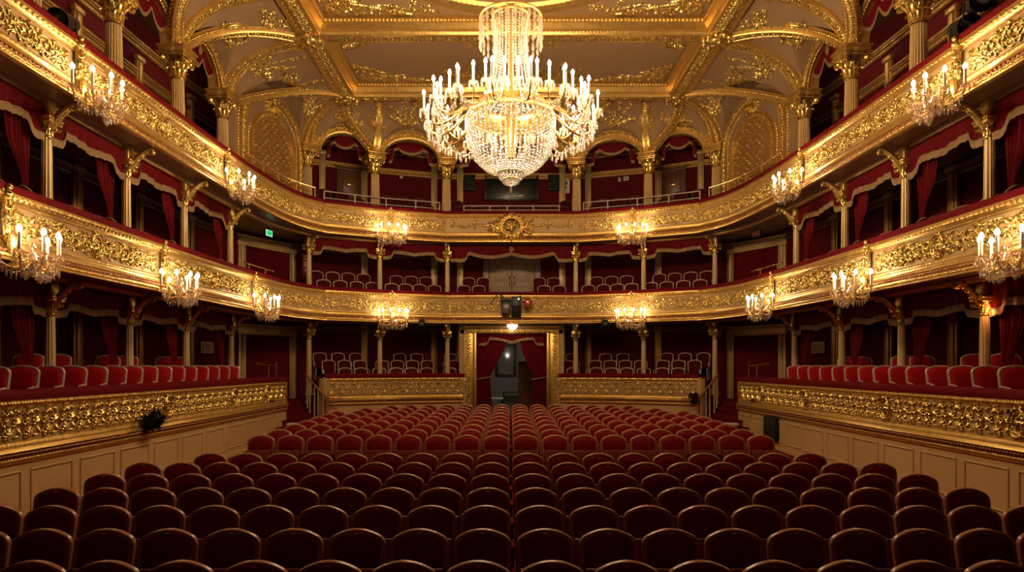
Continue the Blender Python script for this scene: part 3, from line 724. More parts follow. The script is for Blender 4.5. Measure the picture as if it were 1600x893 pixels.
# arcades: wall between arch opening and vault, arch ring, soffit
def arcade(name, v, a, b, rise, ina, inr, depth=.32, mat=CREAM, z0=9.72, ring=.24, amp=1.0, legs=0.0):
    uc = (a+b)/2; A = (b-a)/2; ai = A-ina; ri = rise-inr; th = np.linspace(0, PI, 61)
    mid = v.w(uc); d = v.w(uc+.05)-v.w(uc-.05); d /= np.linalg.norm(d); n = np.array([-d[1], d[0]])
    if n.dot(np.array([0, 12.0])-mid) < 0: n = -n
    L = np.linalg.norm(v.w(b)-v.w(a))/2; k = L/A
    def on(rx, rz, o): return np.stack([mid[0]+d[0]*rx*k*np.cos(th)+n[0]*o, mid[1]+d[1]*rx*k*np.cos(th)+n[1]*o, z0+rz*np.sin(th)], -1)
    out, inn, bk = on(A+.02, rise+.05, 0), on(ai, ri, 0), on(ai, ri, -depth)
    if legs:
        ext = lambda q: np.vstack([q[0]-[0, 0, legs], q, q[-1]-[0, 0, legs]]); out, inn, bk = ext(out), ext(inn), ext(bk)
    mb = MB(); mb.grid(np.stack([out, inn], 1)); mb.grid(np.stack([inn, bk], 1)); o = mb.build(name, mat, kind='structure')
    mid_c = on(ai+ring/2/k, ri+ring/2, .0)
    if legs: mid_c = np.vstack([np.linspace(mid_c[0]-[0, 0, legs], mid_c[0], 12)[:-1], mid_c, np.linspace(mid_c[-1], mid_c[-1]-[0, 0, legs], 12)[1:]])
    bd = band(mid_c, (*n, 0), ring, .04, amp=amp)
    MB().tube(on(ai+.01, ri+.01, .03), .028, 6).build('arch_bead', GOLDM, bd)
    return on, n
WN = [0]
for sg, nm in ((1, 'right'), (-1, 'left')):
    for i in range(2, 6):
        WN[0] += 1; arcade(f'wall_{nm}_arch_{i}', VS[sg], YC[i]+.06, YC[i+1]-.06, 1.06, .20, .20, mat=GOLDM, ring=.24)
for i, (a, b, r) in enumerate(VB.bays):
    arcade(f'wall_back_arch_{i+1}', VB, a, b, r, .12 if i != 2 else .2, .26, mat=PANEL, ring=.33, amp=1.2)
# corner walls with blind niche
for sg, nm in ((1, 'right'), (-1, 'left')):
    v = VC[sg]; u = np.linspace(.2, 4.25, 90); w = v.w(u); top = v.zl(u)+.03
    MB().grid(np.stack([xyz(w, 7.3), xyz(w, np.maximum(top, Z0+.02))], 1)).build(f'wall_corner_{nm}', CREAM, kind='structure')
    uc = 2.45; mid = v.w(uc); d = v.w(3.5)-v.w(1.5); d /= np.linalg.norm(d); n = np.array([-d[1], d[0]])
    if n.dot(-mid) < 0: n = -n
    th = np.linspace(0, PI, 41)
    def arch(rx, rz, z0, o, legs):
        c = np.stack([mid[0]+d[0]*rx*np.cos(th)+n[0]*o, mid[1]+d[1]*rx*np.cos(th)+n[1]*o, z0+rz*np.sin(th)], -1)
        return np.vstack([np.linspace(c[0]-[0, 0, legs], c[0], 14)[:-1], c, np.linspace(c[-1], c[-1]-[0, 0, legs], 14)[1:]])
    band(arch(1.46, 1.20, 9.45, .02, 1.6), (*n, 0), .26, .06, amp=1.1)
    nb = band(arch(1.06, 1.02, 9.05, .02, 1.3), (*n, 0), .15, .07)
    # lattice field
    nx, nz = 80, 110; X, Z = np.meshgrid(np.linspace(-1, 1, nx), np.linspace(7.75, 10.05, nz), indexing='ij')
    h = .02*((np.abs(np.sin((X*1.0+Z)*13))**.3 < .62) | (np.abs(np.sin((X*1.0-Z)*13))**.3 < .62)) + .035*((np.sin((X+Z)*13)**2 > .86) & (np.sin((X-Z)*13)**2 > .86))
    G = np.stack([mid[0]+d[0]*X+n[0]*(.015+h), mid[1]+d[1]*X+n[1]*(.015+h), Z], -1)
    ok = (Z < 9.05) | ((X/1.0)**2+((Z-9.05)/.98)**2 < 1)
    MB().grid(G, keep=(ok[:-1, :-1] & ok[1:, 1:])).build('niche_lattice', GOLDD, nb)
    def wall_rel(tile, x0, z0, name, k=1.0, flipz=False):
        H = tile.H
        def fn(iu, iv, hh):
            x = x0 + (iu*tile.res-tile.w/2)*k; z = z0 + (-1 if flipz else 1)*iv*tile.res*k
            return np.stack([mid[0]+d[0]*x+n[0]*(hh*1.2), mid[1]+d[1]*x+n[1]*(hh*1.2), z], -1)
        put_rel(name, H, fn, GOLD, nb)
    wall_rel(T_CREST, 0, 9.98, 'niche_crest', .62)
    # reliefs on the corner vault, the lunettes and the back vault
def vault_rel(v, u0, t0, du, dt, tile, amp=1.3, host=None):
    H = tile.H; nu, nv = H.shape; c0 = np.array([0, 12.0, 8.0])
    iu, iv = np.meshgrid(np.arange(nu), np.arange(nv), indexing='ij')
    B = v.pt(u0+du*(iu/(nu-1)-.5), t0+dt*iv/(nv-1)); gu = np.gradient(B, axis=0); gv = np.gradient(B, axis=1); N = np.cross(gu, gv); N /= np.linalg.norm(N, axis=-1)[..., None]+1e-9
    N *= np.where(np.sum(N*(c0-B), -1) < 0, -1, 1)[..., None]
    put_rel('gilt_spray', H, lambda a, b, h: B+N*(h*amp-.003)[..., None], GOLD, host)
def t_oval(w=1.2, h=.9, res=.016):
    R = t_spray(w, h, res, 12); R.ring(w/2, h*.55, w*.36, h*.34, .035, .06)
    for k in range(24): R.leaf(w/2+random.uniform(-.3, .3), h*.5+random.uniform(-.25, .2), random.uniform(0, TAU), .14, 1, .03, .05)
    return R
T_OV = t_oval()
for sg, nm in ((1, 'right'), (-1, 'left')):
    hostS = bpy.data.objects[f'ceiling_vault_{nm}']; hostC = bpy.data.objects[f'ceiling_vault_corner_{nm}']
    for i in range(2, 6): vault_rel(VS[sg], (YC[i]+YC[i+1])/2, .30, 1.1, .42, T_OV, host=hostS); vault_rel(VS[sg], (YC[i]+YC[i+1])/2, .80, 1.7, .22, T_SP2, host=hostS)
    vault_rel(VC[sg], 2.4, .50, 2.0, .45, T_SP, host=hostC); vault_rel(VC[sg], .75, .42, 1.3, .55, T_SP, host=hostC); vault_rel(VC[sg], 3.7, .4, .9, .5, T_SP, host=hostC)
hb = bpy.data.objects['ceiling_vault_back']
for k in (-1, 1):
    vault_rel(VB, k*3.7, .42, 2.1, .55, T_SP2, host=hb); vault_rel(VB, k*6.3, .38, 1.7, .5, T_SP, host=hb); vault_rel(VB, k*1.0, .45, 2.1, .5, T_SP2, host=hb); vault_rel(VB, k*4.85, .35, .7, .5, T_SP, host=hb); vault_rel(VB, k*2.4, .35, .7, .5, T_SP, host=hb)
# ------------------------------------------------------------------ columns
def flute_fn(k, depth): return lambda a: depth*np.abs(np.sin(k*a/2))**.6
def column_parts(root, h, r, fl, big):
    hc = .52 if big else .30                                   # capital height
    hb = .28 if not big else .22
    top = h - (.34 if not big else .12)
    MB().lathe([(r*1.45, 0), (r*1.45, hb*.35), (r*1.25, hb*.45), (r*1.35, hb*.6), (r*1.3, hb*.75), (r*1.08, hb*.85), (r*1.02, hb)], 20).rbox((0, 0, -.0+.03), (r*3.3, r*3.3, .06), .01).build('base', COLM, root, True)
    MB().lathe([(r, hb), (r*1.02, hb+(top-hc-hb)*.3), (r*.88, top-hc)], 60, flute=flute_fn(fl, .10)).build('shaft', COLM, root, True, smooth=35)
    mb = MB(); r0 = r*.9
    mb.lathe([(r0, top-hc), (r0*1.2, top-hc+.02), (r0*1.2, top-hc+.045), (r0*.98, top-hc+.06), (r0*1.0, top-hc*.5), (r0*1.25, top-hc*.2), (r0*1.75, top-.05)], 20)
    mb.rbox((0, 0, top-.02), (r0*4.2, r0*4.2, .07), .015); mb.rbox((0, 0, top+.03), (r0*4.6, r0*4.6, .05), .012)
    for row, (z0, l, out, n) in enumerate(((top-hc+.06, hc*.45, r0*.55, 8), (top-hc+.06+hc*.3, hc*.5, r0*.85, 8))):
        for k in range(n):
            a = (k+.5*row)/n*TAU; L = []
            for t in np.linspace(0, 1, 7):
                rr = r0*1.05 + out*t**2.2; z = z0 + l*(t if t < .8 else .8-(t-.8)*.8); w = r0*.42*(1-t**3*.7)
                c = np.array([rr*math.cos(a), rr*math.sin(a), z]); tg = np.array([-math.sin(a), math.cos(a), 0]); nn = np.array([math.cos(a), math.sin(a), .1])
                L.append([c-tg*w, c-tg*w*.5+nn*r0*.14, c+nn*r0*.07, c+tg*w*.5+nn*r0*.14, c+tg*w])
            mb.grid(np.array(L))
    for k in range(4):                                          # corner volutes
        a = PI/4+k*PI/2; q = [(r0*1.2*math.cos(a), r0*1.2*math.sin(a), top-hc*.4)]
        for t in np.linspace(0, 1.3*TAU, 14): 
            rr = r0*(2.05 + .5*(1-t/12)*math.sin(t)); q.append((rr*math.cos(a), rr*math.sin(a), top-.11+r0*.5*(1-t/10)*math.cos(t)))
        mb.tube(q, r0*.2, 5)
    mb.build('capital', GOLD, root, True, smooth=50)
    if big:
        MB().rbox((0, 0, h-.03), (r*3.7, r*3.7, .16), .02).rbox((0, 0, h+.06), (r*4.1, r*4.1, .05), .01).build('impost', GOLDM, root, True)
    else:
        mb = MB(); mb.rbox((0, 0, h-.16), (r*2.2, r*2.2, .33), .015)      # block up to the soffit
        pts = catmull([(r*.9, 0, top-.06), (r*2.0, 0, top+.04), (.27, 0, h-.20), (.40, 0, h-.10), (.50, 0, h-.075), (.52, 0, h-.13), (.46, 0, h-.15)], 8)
        mb.tube(pts, np.linspace(.075, .035, len(pts)), 8, flat=1.0)
        for k in range(7):
            q = pts[int(k*len(pts)/8)]; mb.ball(q+np.array([.01, 0, -.03]), .05, 7, 5)
        for t in np.linspace(0, 1.4*TAU, 1): pass
        mb.build('bracket', GOLDM, root, True, smooth=60)
side_pos = [(7.72, 8.25), (7.72, 10.48), (7.72, 12.68), (7.72, 14.95), (7.72, 17.45)]
low_pos = [(8.12, 8.75), (8.12, 11.12), (8.12, 13.45), (8.12, 15.85), (8.12, 18.45)]
back_pos = [(6.78, 21.38), (4.60, 22.32), (2.30, 22.94)]
def face(x, y): n = P.n(S(x, y)); return math.atan2(n[1], n[0])
HM, HL = SO_UP+.03-4.37, SO_MID+.03-1.45
proto = {}
def put_column(kind, x, y, z, label, group):
    rz = face(x, y)
    if kind not in proto:
        t = thing({'m': 'gilded_colonnette', 'l': 'gilded_colonnette', 'u': 'fluted_column'}[kind], label, 'column', (x, y, z), rz, group); t['kind'] = 'thing'
        if kind == 'u': column_parts(t, 9.72-7.4, .16, 20, True)
        else: column_parts(t, HM if kind == 'm' else HL, .085, 12, False)
        proto[kind] = t; index_kids(); return t
    return dup(proto[kind], (x, y, z), rz, label, group)
SN = {1: 'right', -1: 'left'}
for sg in (1, -1):
    for i, (x, y) in enumerate(side_pos):
        w = f'{ORD[len(side_pos)-i]} from the corner exit, {SN[sg]} side'
        put_column('m', sg*x, y, 4.37, f'slim gilded column on the first tier boxes, {w}', 'columns of the first tier')
        put_column('l', sg*low_pos[i][0], low_pos[i][1], 1.45, f'slim dull gold column on the stalls boxes, {w}', 'columns of the stalls boxes')
    for i, (x, y) in enumerate(back_pos):
        w = f'{ORD[len(back_pos)-i]} {SN[sg]} of the centre'
        put_column('m', sg*x, y, 4.37, f'slim gilded column before the back seats of the first tier, {w}', 'columns of the first tier')
        put_column('l', sg*x, y, 1.45, f'slim dull gold column behind the back boxes of the stalls, {w}', 'columns of the stalls boxes')
    for i, y in enumerate((10.3, 12.5, 14.93, 17.3)):
        put_column('u', sg*7.86, y, 7.40, f'thick fluted gold column of the upper gallery, {ORD[4-i]} from the niche on the {SN[sg]}', 'columns of the upper gallery')
    for i, (x, y) in enumerate(((6.86, 21.48), (4.76, 22.3), (2.33, 22.9))):
        put_column('u', sg*x, y, 7.40, f'fluted gold column under the back arches of the upper gallery, {ORD[3-i]} {SN[sg]} of the centre', 'columns of the upper gallery')
# ------------------------------------------------------------------ drapery
def drape(name, label, cat, org, dx, rows, mat=DRAPE, folds=9, amp=.05, group=None, tie=None, parent=None, fold_w=None):
    """rows: (z, x_left, x_right) down the cloth; dx: unit plan vector along the cloth"""
    dx = np.array([*dx, 0.]); nn = np.array([dx[1], -dx[0], 0.]); r = np.array(rows, float); o = np.array([*org, 0.])
    zz = np.linspace(r[0, 0], r[-1, 0], 34); fl = np.interp(-zz, -r[:, 0], r[:, 1]); fr_ = np.interp(-zz, -r[:, 0], r[:, 2])
    nu = folds*8+1; u = np.linspace(0, 1, nu)
    wid = (fr_-fl)[:, None]; x = fl[:, None]+wid*u
    ph = u*folds*TAU; am = amp*np.clip(.35+.65*wid/wid.max(), .3, 1)
    y = am*(np.sin(ph)+.35*np.sin(ph*2.3+1))[None]*(.8+.2*np.sin(zz*2)[:, None])
    G = o + dx*x[..., None] + nn*y[..., None] + np.array([0, 0, 1.])*zz[:, None, None]
    root = thing(name, label, cat, (o[0]+dx[0]*(fl[-1]+fr_[-1])/2, o[1]+dx[1]*(fl[-1]+fr_[-1])/2, r[-1, 0]), 0, group) if parent is None else parent
    MB().grid(G).build('cloth', mat, root, smooth=180)
    if tie:
        z, xl, xr = tie; th = np.linspace(0, TAU, 18, endpoint=False); c = (xl+xr)/2; a = (xr-xl)/2+.02
        pts = [o + dx*(c+a*math.cos(t)) + nn*(amp*1.6*math.sin(t)) + np.array([0, 0, z+.05*math.cos(t)]) for t in th]
        MB().tube(pts, .035, 6, closed=True, flat=.6).build('tieback', FRINGE, root)
    return root
def valance(label, a, b, ztop, ends, mid, group, sag=.06, steps=True, fh=.11, rosette=False):
    a = np.array(a, float); b = np.array(b, float); L = np.linalg.norm(b-a); d = (b-a)/L; a = a+d*.11; b = b-d*.11; L -= .22; n = np.array([-d[1], d[0]])
    if n.dot(np.array([0, 12.])-a) < 0: n = -n
    u = np.linspace(0, 1, 100); q = np.minimum(u, 1-u)*2
    if rosette: drop = np.where(q < .28, ends-(ends-mid)*.4*(q/.28)**3, mid+sag+.05) ; drop = np.where(q < .28, ends-.02+.02*np.sin(q/.28*PI), mid+.20*np.sin(np.clip((q-.28)/.72, 0, 1)*PI*.93)**1.0*.8)
    else: drop = np.where(q < .30, ends-.05*(q/.3)**2, mid + sag*np.cos((q-.65)/.7*PI)**2*0 + sag*np.clip((q-.3)/.7, 0, 1)**2*1.2)
    k = np.exp(-np.linspace(-2, 2, 7)**2); k /= k.sum(); drop = np.convolve(np.pad(drop, 3, 'edge'), k, 'valid')
    wave = .018*np.sin(u*L*26)
    rows = []
    for t in np.linspace(0, 1, 8):
        xy = a + (b-a)*u[:, None] + n*(wave*(.2+.8*t))[:, None]; rows.append(xyz(xy, ztop-drop*t))
    root = thing('fringed_valance', label, 'valance', ((a+b)[0]/2, (a+b)[1]/2, ztop), 0, group)
    MB().grid(np.stack(rows, 1)).build('cloth', DRAPE, root, smooth=180)
    u2 = np.linspace(0, 1, 100); fz = fh*(1+.06*np.sin(u2*L*60))
    base = a + (b-a)*u[:, None] + n*(wave*1.0+.02)[:, None]
    MB().grid(np.stack([xyz(base, ztop-drop+.025), xyz(base+n*.016, ztop-drop), xyz(base+n*.006, ztop-drop-fz*.5), xyz(base, ztop-drop-fz)], 1)).build('fringe', FRINGE, root, smooth=180)
    if rosette:
        c = (a+b)/2+n*.04; MB().ball((*c, ztop-.13), .10, 10, 8, (1, .5, 1)).tube([(*c, ztop-.16), (*c, ztop-.36)], [.06, .02], 7).build('tassel', FRINGE, root)
    return root
for sg in (1, -1):
    pos = [(7.72, 5.9)] + side_pos; lpos = [(8.12, 6.3)] + low_pos
    for i in range(len(pos)-1):
        (xa, ya), (xb, yb) = pos[i], pos[i+1]; w = f'{ORD[len(pos)-1-i]} bay from the corner exit, {SN[sg]} side'; (xc, yc), (xd, yd) = lpos[i], lpos[i+1]
        valance(f'red fringed valance over the first tier boxes, {w}', (sg*xa, ya), (sg*xb, yb), SO_UP-.07, .49, .27, 'valances over the first tier')
        valance(f'dim red fringed valance over the stalls boxes, {w}', (sg*xc, yc), (sg*xd, yd), SO_MID-.07, .45, .29, 'valances over the stalls boxes')
        for z0, zt, nm, g in ((4.5, SO_UP, 'first tier boxes', 'curtains of the first tier'), (1.5, SO_MID, 'stalls boxes', 'curtains of the stalls boxes')):
            tz = z0+.72; xq, yq = (xb, yb) if z0 > 3 else (xd, yd)
            drape('tied_curtain', f'red curtain tied back, {nm}, {w}', 'curtain', (sg*(xq+.12), yq-.20), (0, -1), [(zt-.1, -.02, .62), (zt-.8, .0, .50), (tz+.25, .03, .22), (tz, .05, .17), (tz-.2, .04, .22), (z0, .03, .26)], folds=6, amp=.045, group=g, tie=(tz, .04, .18))
    bp = [(sg*x, y) for x, y in back_pos]
    for i in range(2):
        valance(f'red fringed valance over the back seats of the first tier, {ORD[2-i]} {SN[sg]} of the centre', bp[i], bp[i+1], SO_UP-.02, .50, .28, 'valances over the first tier', fh=.10)
valance('wide red fringed valance with a tassel over the double door', (2.30, 22.94), (-2.30, 22.94), SO_UP-.02, .50, .22, 'valances over the first tier', rosette=True, fh=.10)
# swags hung in the arches of the upper gallery
def swag(label, v, a, b, rise, z0, depth, group, n_sw=1, o=-.2):
    uc = (a+b)/2; mid = v.w(uc); d = v.w(uc+.05)-v.w(uc-.05); d /= np.linalg.norm(d); n = np.array([-d[1], d[0]])
    if n.dot(np.array([0, 12.])-mid) < 0: n = -n
    L = np.linalg.norm(v.w(b)-v.w(a))/2-.24; x = np.linspace(-1, 1, 80)
    top = z0 + (rise-.15)*np.sqrt(np.clip(1-x*x, 0, 1)) + .05
    if n_sw == 1: low = np.minimum(top, z0 + (rise-.15)*.92 - depth*np.sqrt(np.clip(1-(x/.62)**2, 0, 1)))
    else: low = np.minimum(top, z0 + (rise-.15)*.75 - depth*np.abs(np.sin(PI*1.5*x+PI/2))**.8)
    side_l = np.where(np.abs(x) > .62, np.minimum(top, z0 - .1 + (np.abs(x) < .8)*.45), low)
    low = side_l if n_sw == 1 else low
    k = np.exp(-np.linspace(-2, 2, 7)**2); k /= k.sum(); low = np.convolve(np.pad(low, 3, 'edge'), k, 'valid'); low = np.minimum(low, top-.02)
    rows = []
    for t in np.linspace(0, 1, 14):
        z = top + (low-top)*t; w = .06*math.sin(PI*t)*(1+.5*math.sin(t*22))
        rows.append(xyz(mid+d*(x*L)[:, None]+n*(o+w), z))
    G = np.stack(rows, 1); root = thing('arch_swag', label, 'swag', (mid[0]+n[0]*o, mid[1]+n[1]*o, z0), 0, group)
    MB().grid(G).build('cloth', DRAPE, root, smooth=180)
    base = mid+d*(x*L)[:, None]+n*(o+.015); MB().grid(np.stack([xyz(base, low+.02), xyz(base+n*.015, low-.02), xyz(base, low-.075)], 1)).build('fringe', FRINGE, root, smooth=180)
    return root
for sg in (1, -1):
    for i in range(2, 6):
        sw = swag(f'red fringed gallery arch swag, {ORD[6-i]} from the niche, {SN[sg]} side', VS[sg], YC[i], YC[i+1], .97, 9.75, .34, 'swags in the gallery arches', 2)
        p = VS[sg].w((YC[i]+YC[i+1])/2); MB().ball((p[0]-sg*0+sg*.1, p[1], 10.38), .10, 8, 6, (.5, .8, 1.3)).build('gilt_tassel', FRINGE, sw)
for i, (a, b, r) in enumerate(VB.bays):
    nm = ('outer left', 'inner left', 'wide centre', 'inner right', 'outer right')[i]
    swag(f'red swag with pale fringe in the {nm} back arch of the upper gallery', VB, a+.1, b-.1, r-.2, 9.72, .30, 'swags in the gallery arches')
# ------------------------------------------------------------------ wall pilasters, cornices, doors
def s_px(px, o, lo=0.0, hi=None):
    q = np.linspace(lo, hi or P.L, 4000); a = P.at(q, o); f = np.abs(790.6+(a[:, 0]+.2)/a[:, 1]*1000-px); f[a[:, 1] < 16] = 1e9
    return float(q[np.argmin(f)])
def pilaster(s, z0, z1, w=.26, o=-2.33, mat=COLM):
    p = P.at(s, o+.05); rz = math.atan2(*P.n(s)[::-1])+PI/2; mb = MB()
    mb.rbox((*p, (z0+z1)/2), (w, .1, z1-z0), .012, rz); mb.rbox((*P.at(s, o+.11), (z0+z1)/2), (w*.55, .05, z1-z0-.3), .012, rz); mb.rbox((*P.at(s, o+.07), z0+.12), (w*1.25, .14, .24), .012, rz); mb.rbox((*P.at(s, o+.07), z1-.06), (w*1.25, .14, .12), .012, rz)
    return mb.build(trim_name(), mat, kind='structure')
for px in (569, 680, 719):
    s = s_px(px, -2.3, sc, P.L)
    for q in (s, P.L-s):
        pilaster(q, 1.9, SO_MID+.03, .24, mat=GOLDD); pilaster(q, 4.74, SO_UP+.03, .24); pilaster(q, 7.75, 10.2, .24)
s = s_px(503, -2.3, sc, P.L)
for q in (s, P.L-s): pilaster(q, 7.75, 10.2, .22)
for sg in (1, -1):                                              # pilasters at the back of the side boxes
    for y in (9.4, 11.6, 13.8, 16.0, 18.2):
        q = S(sg*7.2, y); pilaster(q, 4.74, SO_UP+.03, .3, mat=GOLDD); pilaster(q, 1.68, SO_MID+.03, .3, mat=GOLDD); pilaster(q, 7.75, 10.2, .26, mat=GOLDD)
CORN = [('p', .0, -.22), ('p', .03, -.21), ('b', .05, -.12, 'egg', .03, .1), ('p', .09, -.10), ('p', .09, -.07), ('b', .12, -.01, 'bead', .02, .07), ('p', .13, 0), ('p', 0, .02)]
for z in (9.85, 10.6):
    sweep(P, 0, P.L, [(e[0], e[1]-2.33, *e[2:]) if e[0] == 'p' else (e[0], e[1]-2.33, *e[2:]) for e in CORN], z, trim_name(), GOLDD, None, .025, kind='structure')
for z in (SO_UP-.02, SO_MID-.02):
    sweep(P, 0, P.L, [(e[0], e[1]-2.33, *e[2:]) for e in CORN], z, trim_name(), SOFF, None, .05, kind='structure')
def frame_at(s, o, w, z0, z1, t=.16, mat=COLM, name=None):
    """architrave on the curved back wall"""
    rz = math.atan2(*P.n(s)[::-1])+PI/2; c = P.at(s, o); d = np.array([math.cos(rz), math.sin(rz)]); mb = MB()
    for k in (-1, 1):
        p = c+d*k*(w/2+t/2); mb.rbox((*p, (z0+z1)/2), (t, .12, z1-z0), .02, rz); q = p+P.n(s)*.06; mb.tube([(*q, z0), (*q, z1)], t*.22, 8)
    mb.rbox((*c, z1+t/2), (w+2*t+.06, .14, t), .02, rz); mb.rbox((*(c+P.n(s)*.03), z1+t+.03), (w+2*t+.2, .2, .06), .015, rz)
    return mb.build(name or trim_name(), mat, kind='structure'), c, d, rz
for sg in (1, -1):
    s = s_px(419, -2.2, sc, P.L); s = s if sg < 0 else P.L-s
    for z0, z1, lv, g in ((1.27, 3.45, 'stalls', .62), (4.74, 6.35, 'first tier', .62)):
        f, c, d, rz = frame_at(s, -2.22, 1.74, z0, z1, .28)
        mid = c+P.n(s)*.06
        drape('doorway_curtain', f'closed dark red curtain in the corner exit of the {lv}, {SN[sg]} side', 'curtain', mid, d, [(z1-.02, -.86, .86), (z0+.02, -.86, .86)], folds=16, amp=.035, group='curtains of the corner exits')
# double door at the back of the first tier
def panel_leaf(name, c, d, w, z0, z1, mat, parent=None, kind=None, panels=((.06, .42), (.50, .94))):
    rz = math.atan2(d[1], d[0]); n = np.array([d[1], -d[0]]); n = n if n[1] < 0 else -n; h = z1-z0
    o = MB().rbox((*c, (z0+z1)/2), (w, .05, h), .008, rz).build(name, mat, parent, kind=kind)
    for a, b in panels:
        mb = MB(); q = c+n*.028
        mb.rbox((*q, z0+h*(a+b)/2), (w*.62, .02, h*(b-a)-.06), .01, rz)
        for k in (-1, 1):
            mb.tube([(*(q+d*k*w*.34), z0+h*a), (*(q+d*k*w*.34), z0+h*b)], .014, 6)
        for zz in (a, b): mb.tube([(*(q-d*w*.34), z0+h*zz), (*(q+d*w*.34), z0+h*zz)], .014, 6)
        mb.build('door_panel', mat, o)
    return o
yb = P.at(sc, -2.29)[1]
d1 = bpy.data.objects.new('door_1', None); COL.objects.link(d1); d1.location = (.03, yb, 4.74); d1['kind'] = 'structure'
for k in (-1, 1):
    lf = panel_leaf('door_leaf', np.array([.03+k*.44, yb]), np.array([1., 0]), .86, 4.74, 6.55, WOODD, d1)
    MB().tube([(.03+k*.09, yb-.05, 5.62), (.03+k*.09, yb-.09, 5.66), (.03+k*.09, yb-.09, 5.82), (.03+k*.09, yb-.05, 5.86)], .02, 8).rbox((.03+k*.09, yb-.035, 5.72), (.07, .02, .34), .005).build('door_handle', BRASS, lf)
    MB().rbox((.03+k*1.0, yb, 5.7), (.22, .12, 2.0), .02).rbox((.03+k*1.0, yb-.06, 5.7), (.1, .04, 1.8), .01).build('door_jamb', WOODD, d1)
MB().rbox((.03, yb, 6.62), (2.2, .14, .12), .02).build('door_lintel', WOODD, d1)
# gallery doors
for sg, n in ((-1, 2), (1, 3)):
    s = s_px(547, -2.28, sc, P.L); s = s if sg < 0 else P.L-s
    f, c, d, rz = frame_at(s, -2.30, .86, 7.75, 9.62, .07, mat=WOODB, name=f'door_{n}')
    lf = panel_leaf('door_leaf', c, d, .86, 7.75, 9.62, WOODB, f, panels=((.06, .45), (.52, .95)))
    q = c+P.n(s)*.06; MB().rbox((*q, 9.1), (.2, .02, .06), .004, rz).build('door_plate', BRASS, lf)
    MB().ball((*(q+d*.34*sg), 8.7), .03, 8, 6).build('door_knob', BRASS, lf)
# control booth window between two wall speakers
wn = bpy.data.objects.new('window_1', None); COL.objects.link(wn); wn.location = (.02, yb, 8.86); wn['kind'] = 'structure'
MB().rbox((.02, yb+.0, 9.32), (1.96, .04, .92), .006).build('window_pane', GLASSD, wn)
mb = MB()
for c_, d_ in (((.02, yb-.02, 9.80), (2.08, .1, .06)), ((.02, yb-.02, 8.84), (2.08, .1, .06)), ((-.99, yb-.02, 9.32), (.06, .1, 1.0)), ((1.03, yb-.02, 9.32), (.06, .1, 1.0))): mb.rbox(c_, d_, .01)
mb.build('window_frame', BLACK, wn)
MB().rbox((.15, yb-.10, 8.93), (.5, .12, .03), .006).rbox((.38, yb-.1, 8.98), (.22, .08, .06), .01).build('window_shelf', WHITEP, wn)
for k, nm in ((-1, 'left'), (1, 'right')):
    sp = thing('wall_speaker', f'black square loudspeaker on the red wall {nm} of the booth window', 'speaker', (.02+k*1.62, yb-.02, 9.18), 0, 'booth wall speakers')
    MB().rbox((.02+k*1.62, yb-.06, 9.49), (.44, .22, .60), .02).build('cabinet', BLACK, sp)
    MB().rbox((.02+k*1.62, yb-.175, 9.49), (.38, .02, .54), .01).build('grille', BLACKM, sp)
    MB().lathe([(0, 0), (.025, .0), (.03, -.01), (.0, -.012)], 12, (.02+k*1.62, yb-.187, 9.46)).build('badge', WHITEP, sp)
# ------------------------------------------------------------------ central doorway of the stalls
YE = 22.92
mb = MB(); mb.box((0, YE+.1, 3.79), (3.7, .16, .42)); mb.box((-1.72, YE+.1, 1.9), (.30, .16, 3.6)); mb.box((1.72, YE+.1, 1.9), (.30, .16, 3.6))
for k in (-1, 1): mb.box((k*1.85, 23.95, 1.9), (.06, 2.0, 3.9))
mb.build('wall_entrance', PANEL, kind='structure')
for k in (-1, 1):
    o = MB().rbox((k*1.53, YE-.0, 1.9), (.34, .16, 3.7), .03).rbox((k*1.30, YE-.03, 1.86), (.10, .2, 3.5), .02).rbox((k*1.50, YE-.02, .5), (.44, .26, .36), .03).build(trim_name(), GOLDM, kind='structure')
    H = np.vstack([np.tile(T_LEAF.H, (10, 1)), T_LEAF.H[:1]]); nu, nv = H.shape
    put_rel('gilt_leaf_band', H, lambda iu, iv, h: np.stack([k*1.55-.13+.26*iv/(nv-1), YE-.078-h*1.2, .72+3.0*iu/(nu-1)], -1), GOLD, o)
o = MB().rbox((0, YE-.02, 3.66), (3.2, .2, .16), .03).rbox((0, YE-.06, 3.82), (3.4, .24, .07), .02).build(trim_name(), GOLDM, kind='structure')
H = np.vstack([np.tile(T_LEAF.H, (9, 1)), T_LEAF.H[:1]]); nu, nv = H.shape
put_rel('gilt_leaf_band', H, lambda iu, iv, h: np.stack([-1.55+3.1*iu/(nu-1), YE-.118-h, 3.585+.15*iv/(nv-1)], -1), GOLD, o)
fz = FLOOR(23)+.02
drape('entrance_curtain', 'red curtain drawn to the left side of the central doorway', 'curtain', (0, YE+.28), (1, 0), [(3.56, -1.27, -.04), (3.1, -1.27, -.22), (2.6, -1.27, -.48), (2.1, -1.26, -.74), (1.92, -1.26, -.78), (1.6, -1.26, -.74), (fz, -1.27, -.66)], folds=11, amp=.05, tie=(1.98, -1.27, -.76))
drape('entrance_curtain', 'red curtain drawn to the right side of the central doorway', 'curtain', (0, YE+.28), (1, 0), [(3.56, .2, 1.30), (3.1, .34, 1.30), (2.6, .52, 1.30), (2.1, .76, 1.29), (1.92, .80, 1.29), (1.6, .76, 1.29), (fz, .68, 1.30)], folds=11, amp=.05, tie=(1.98, .78, 1.30))
r_ = valance('red swagged pelmet with pale fringe across the central doorway', (1.29, YE+.2), (-1.29, YE+.2), 3.57, .36, .14, None, fh=.07, sag=.12)
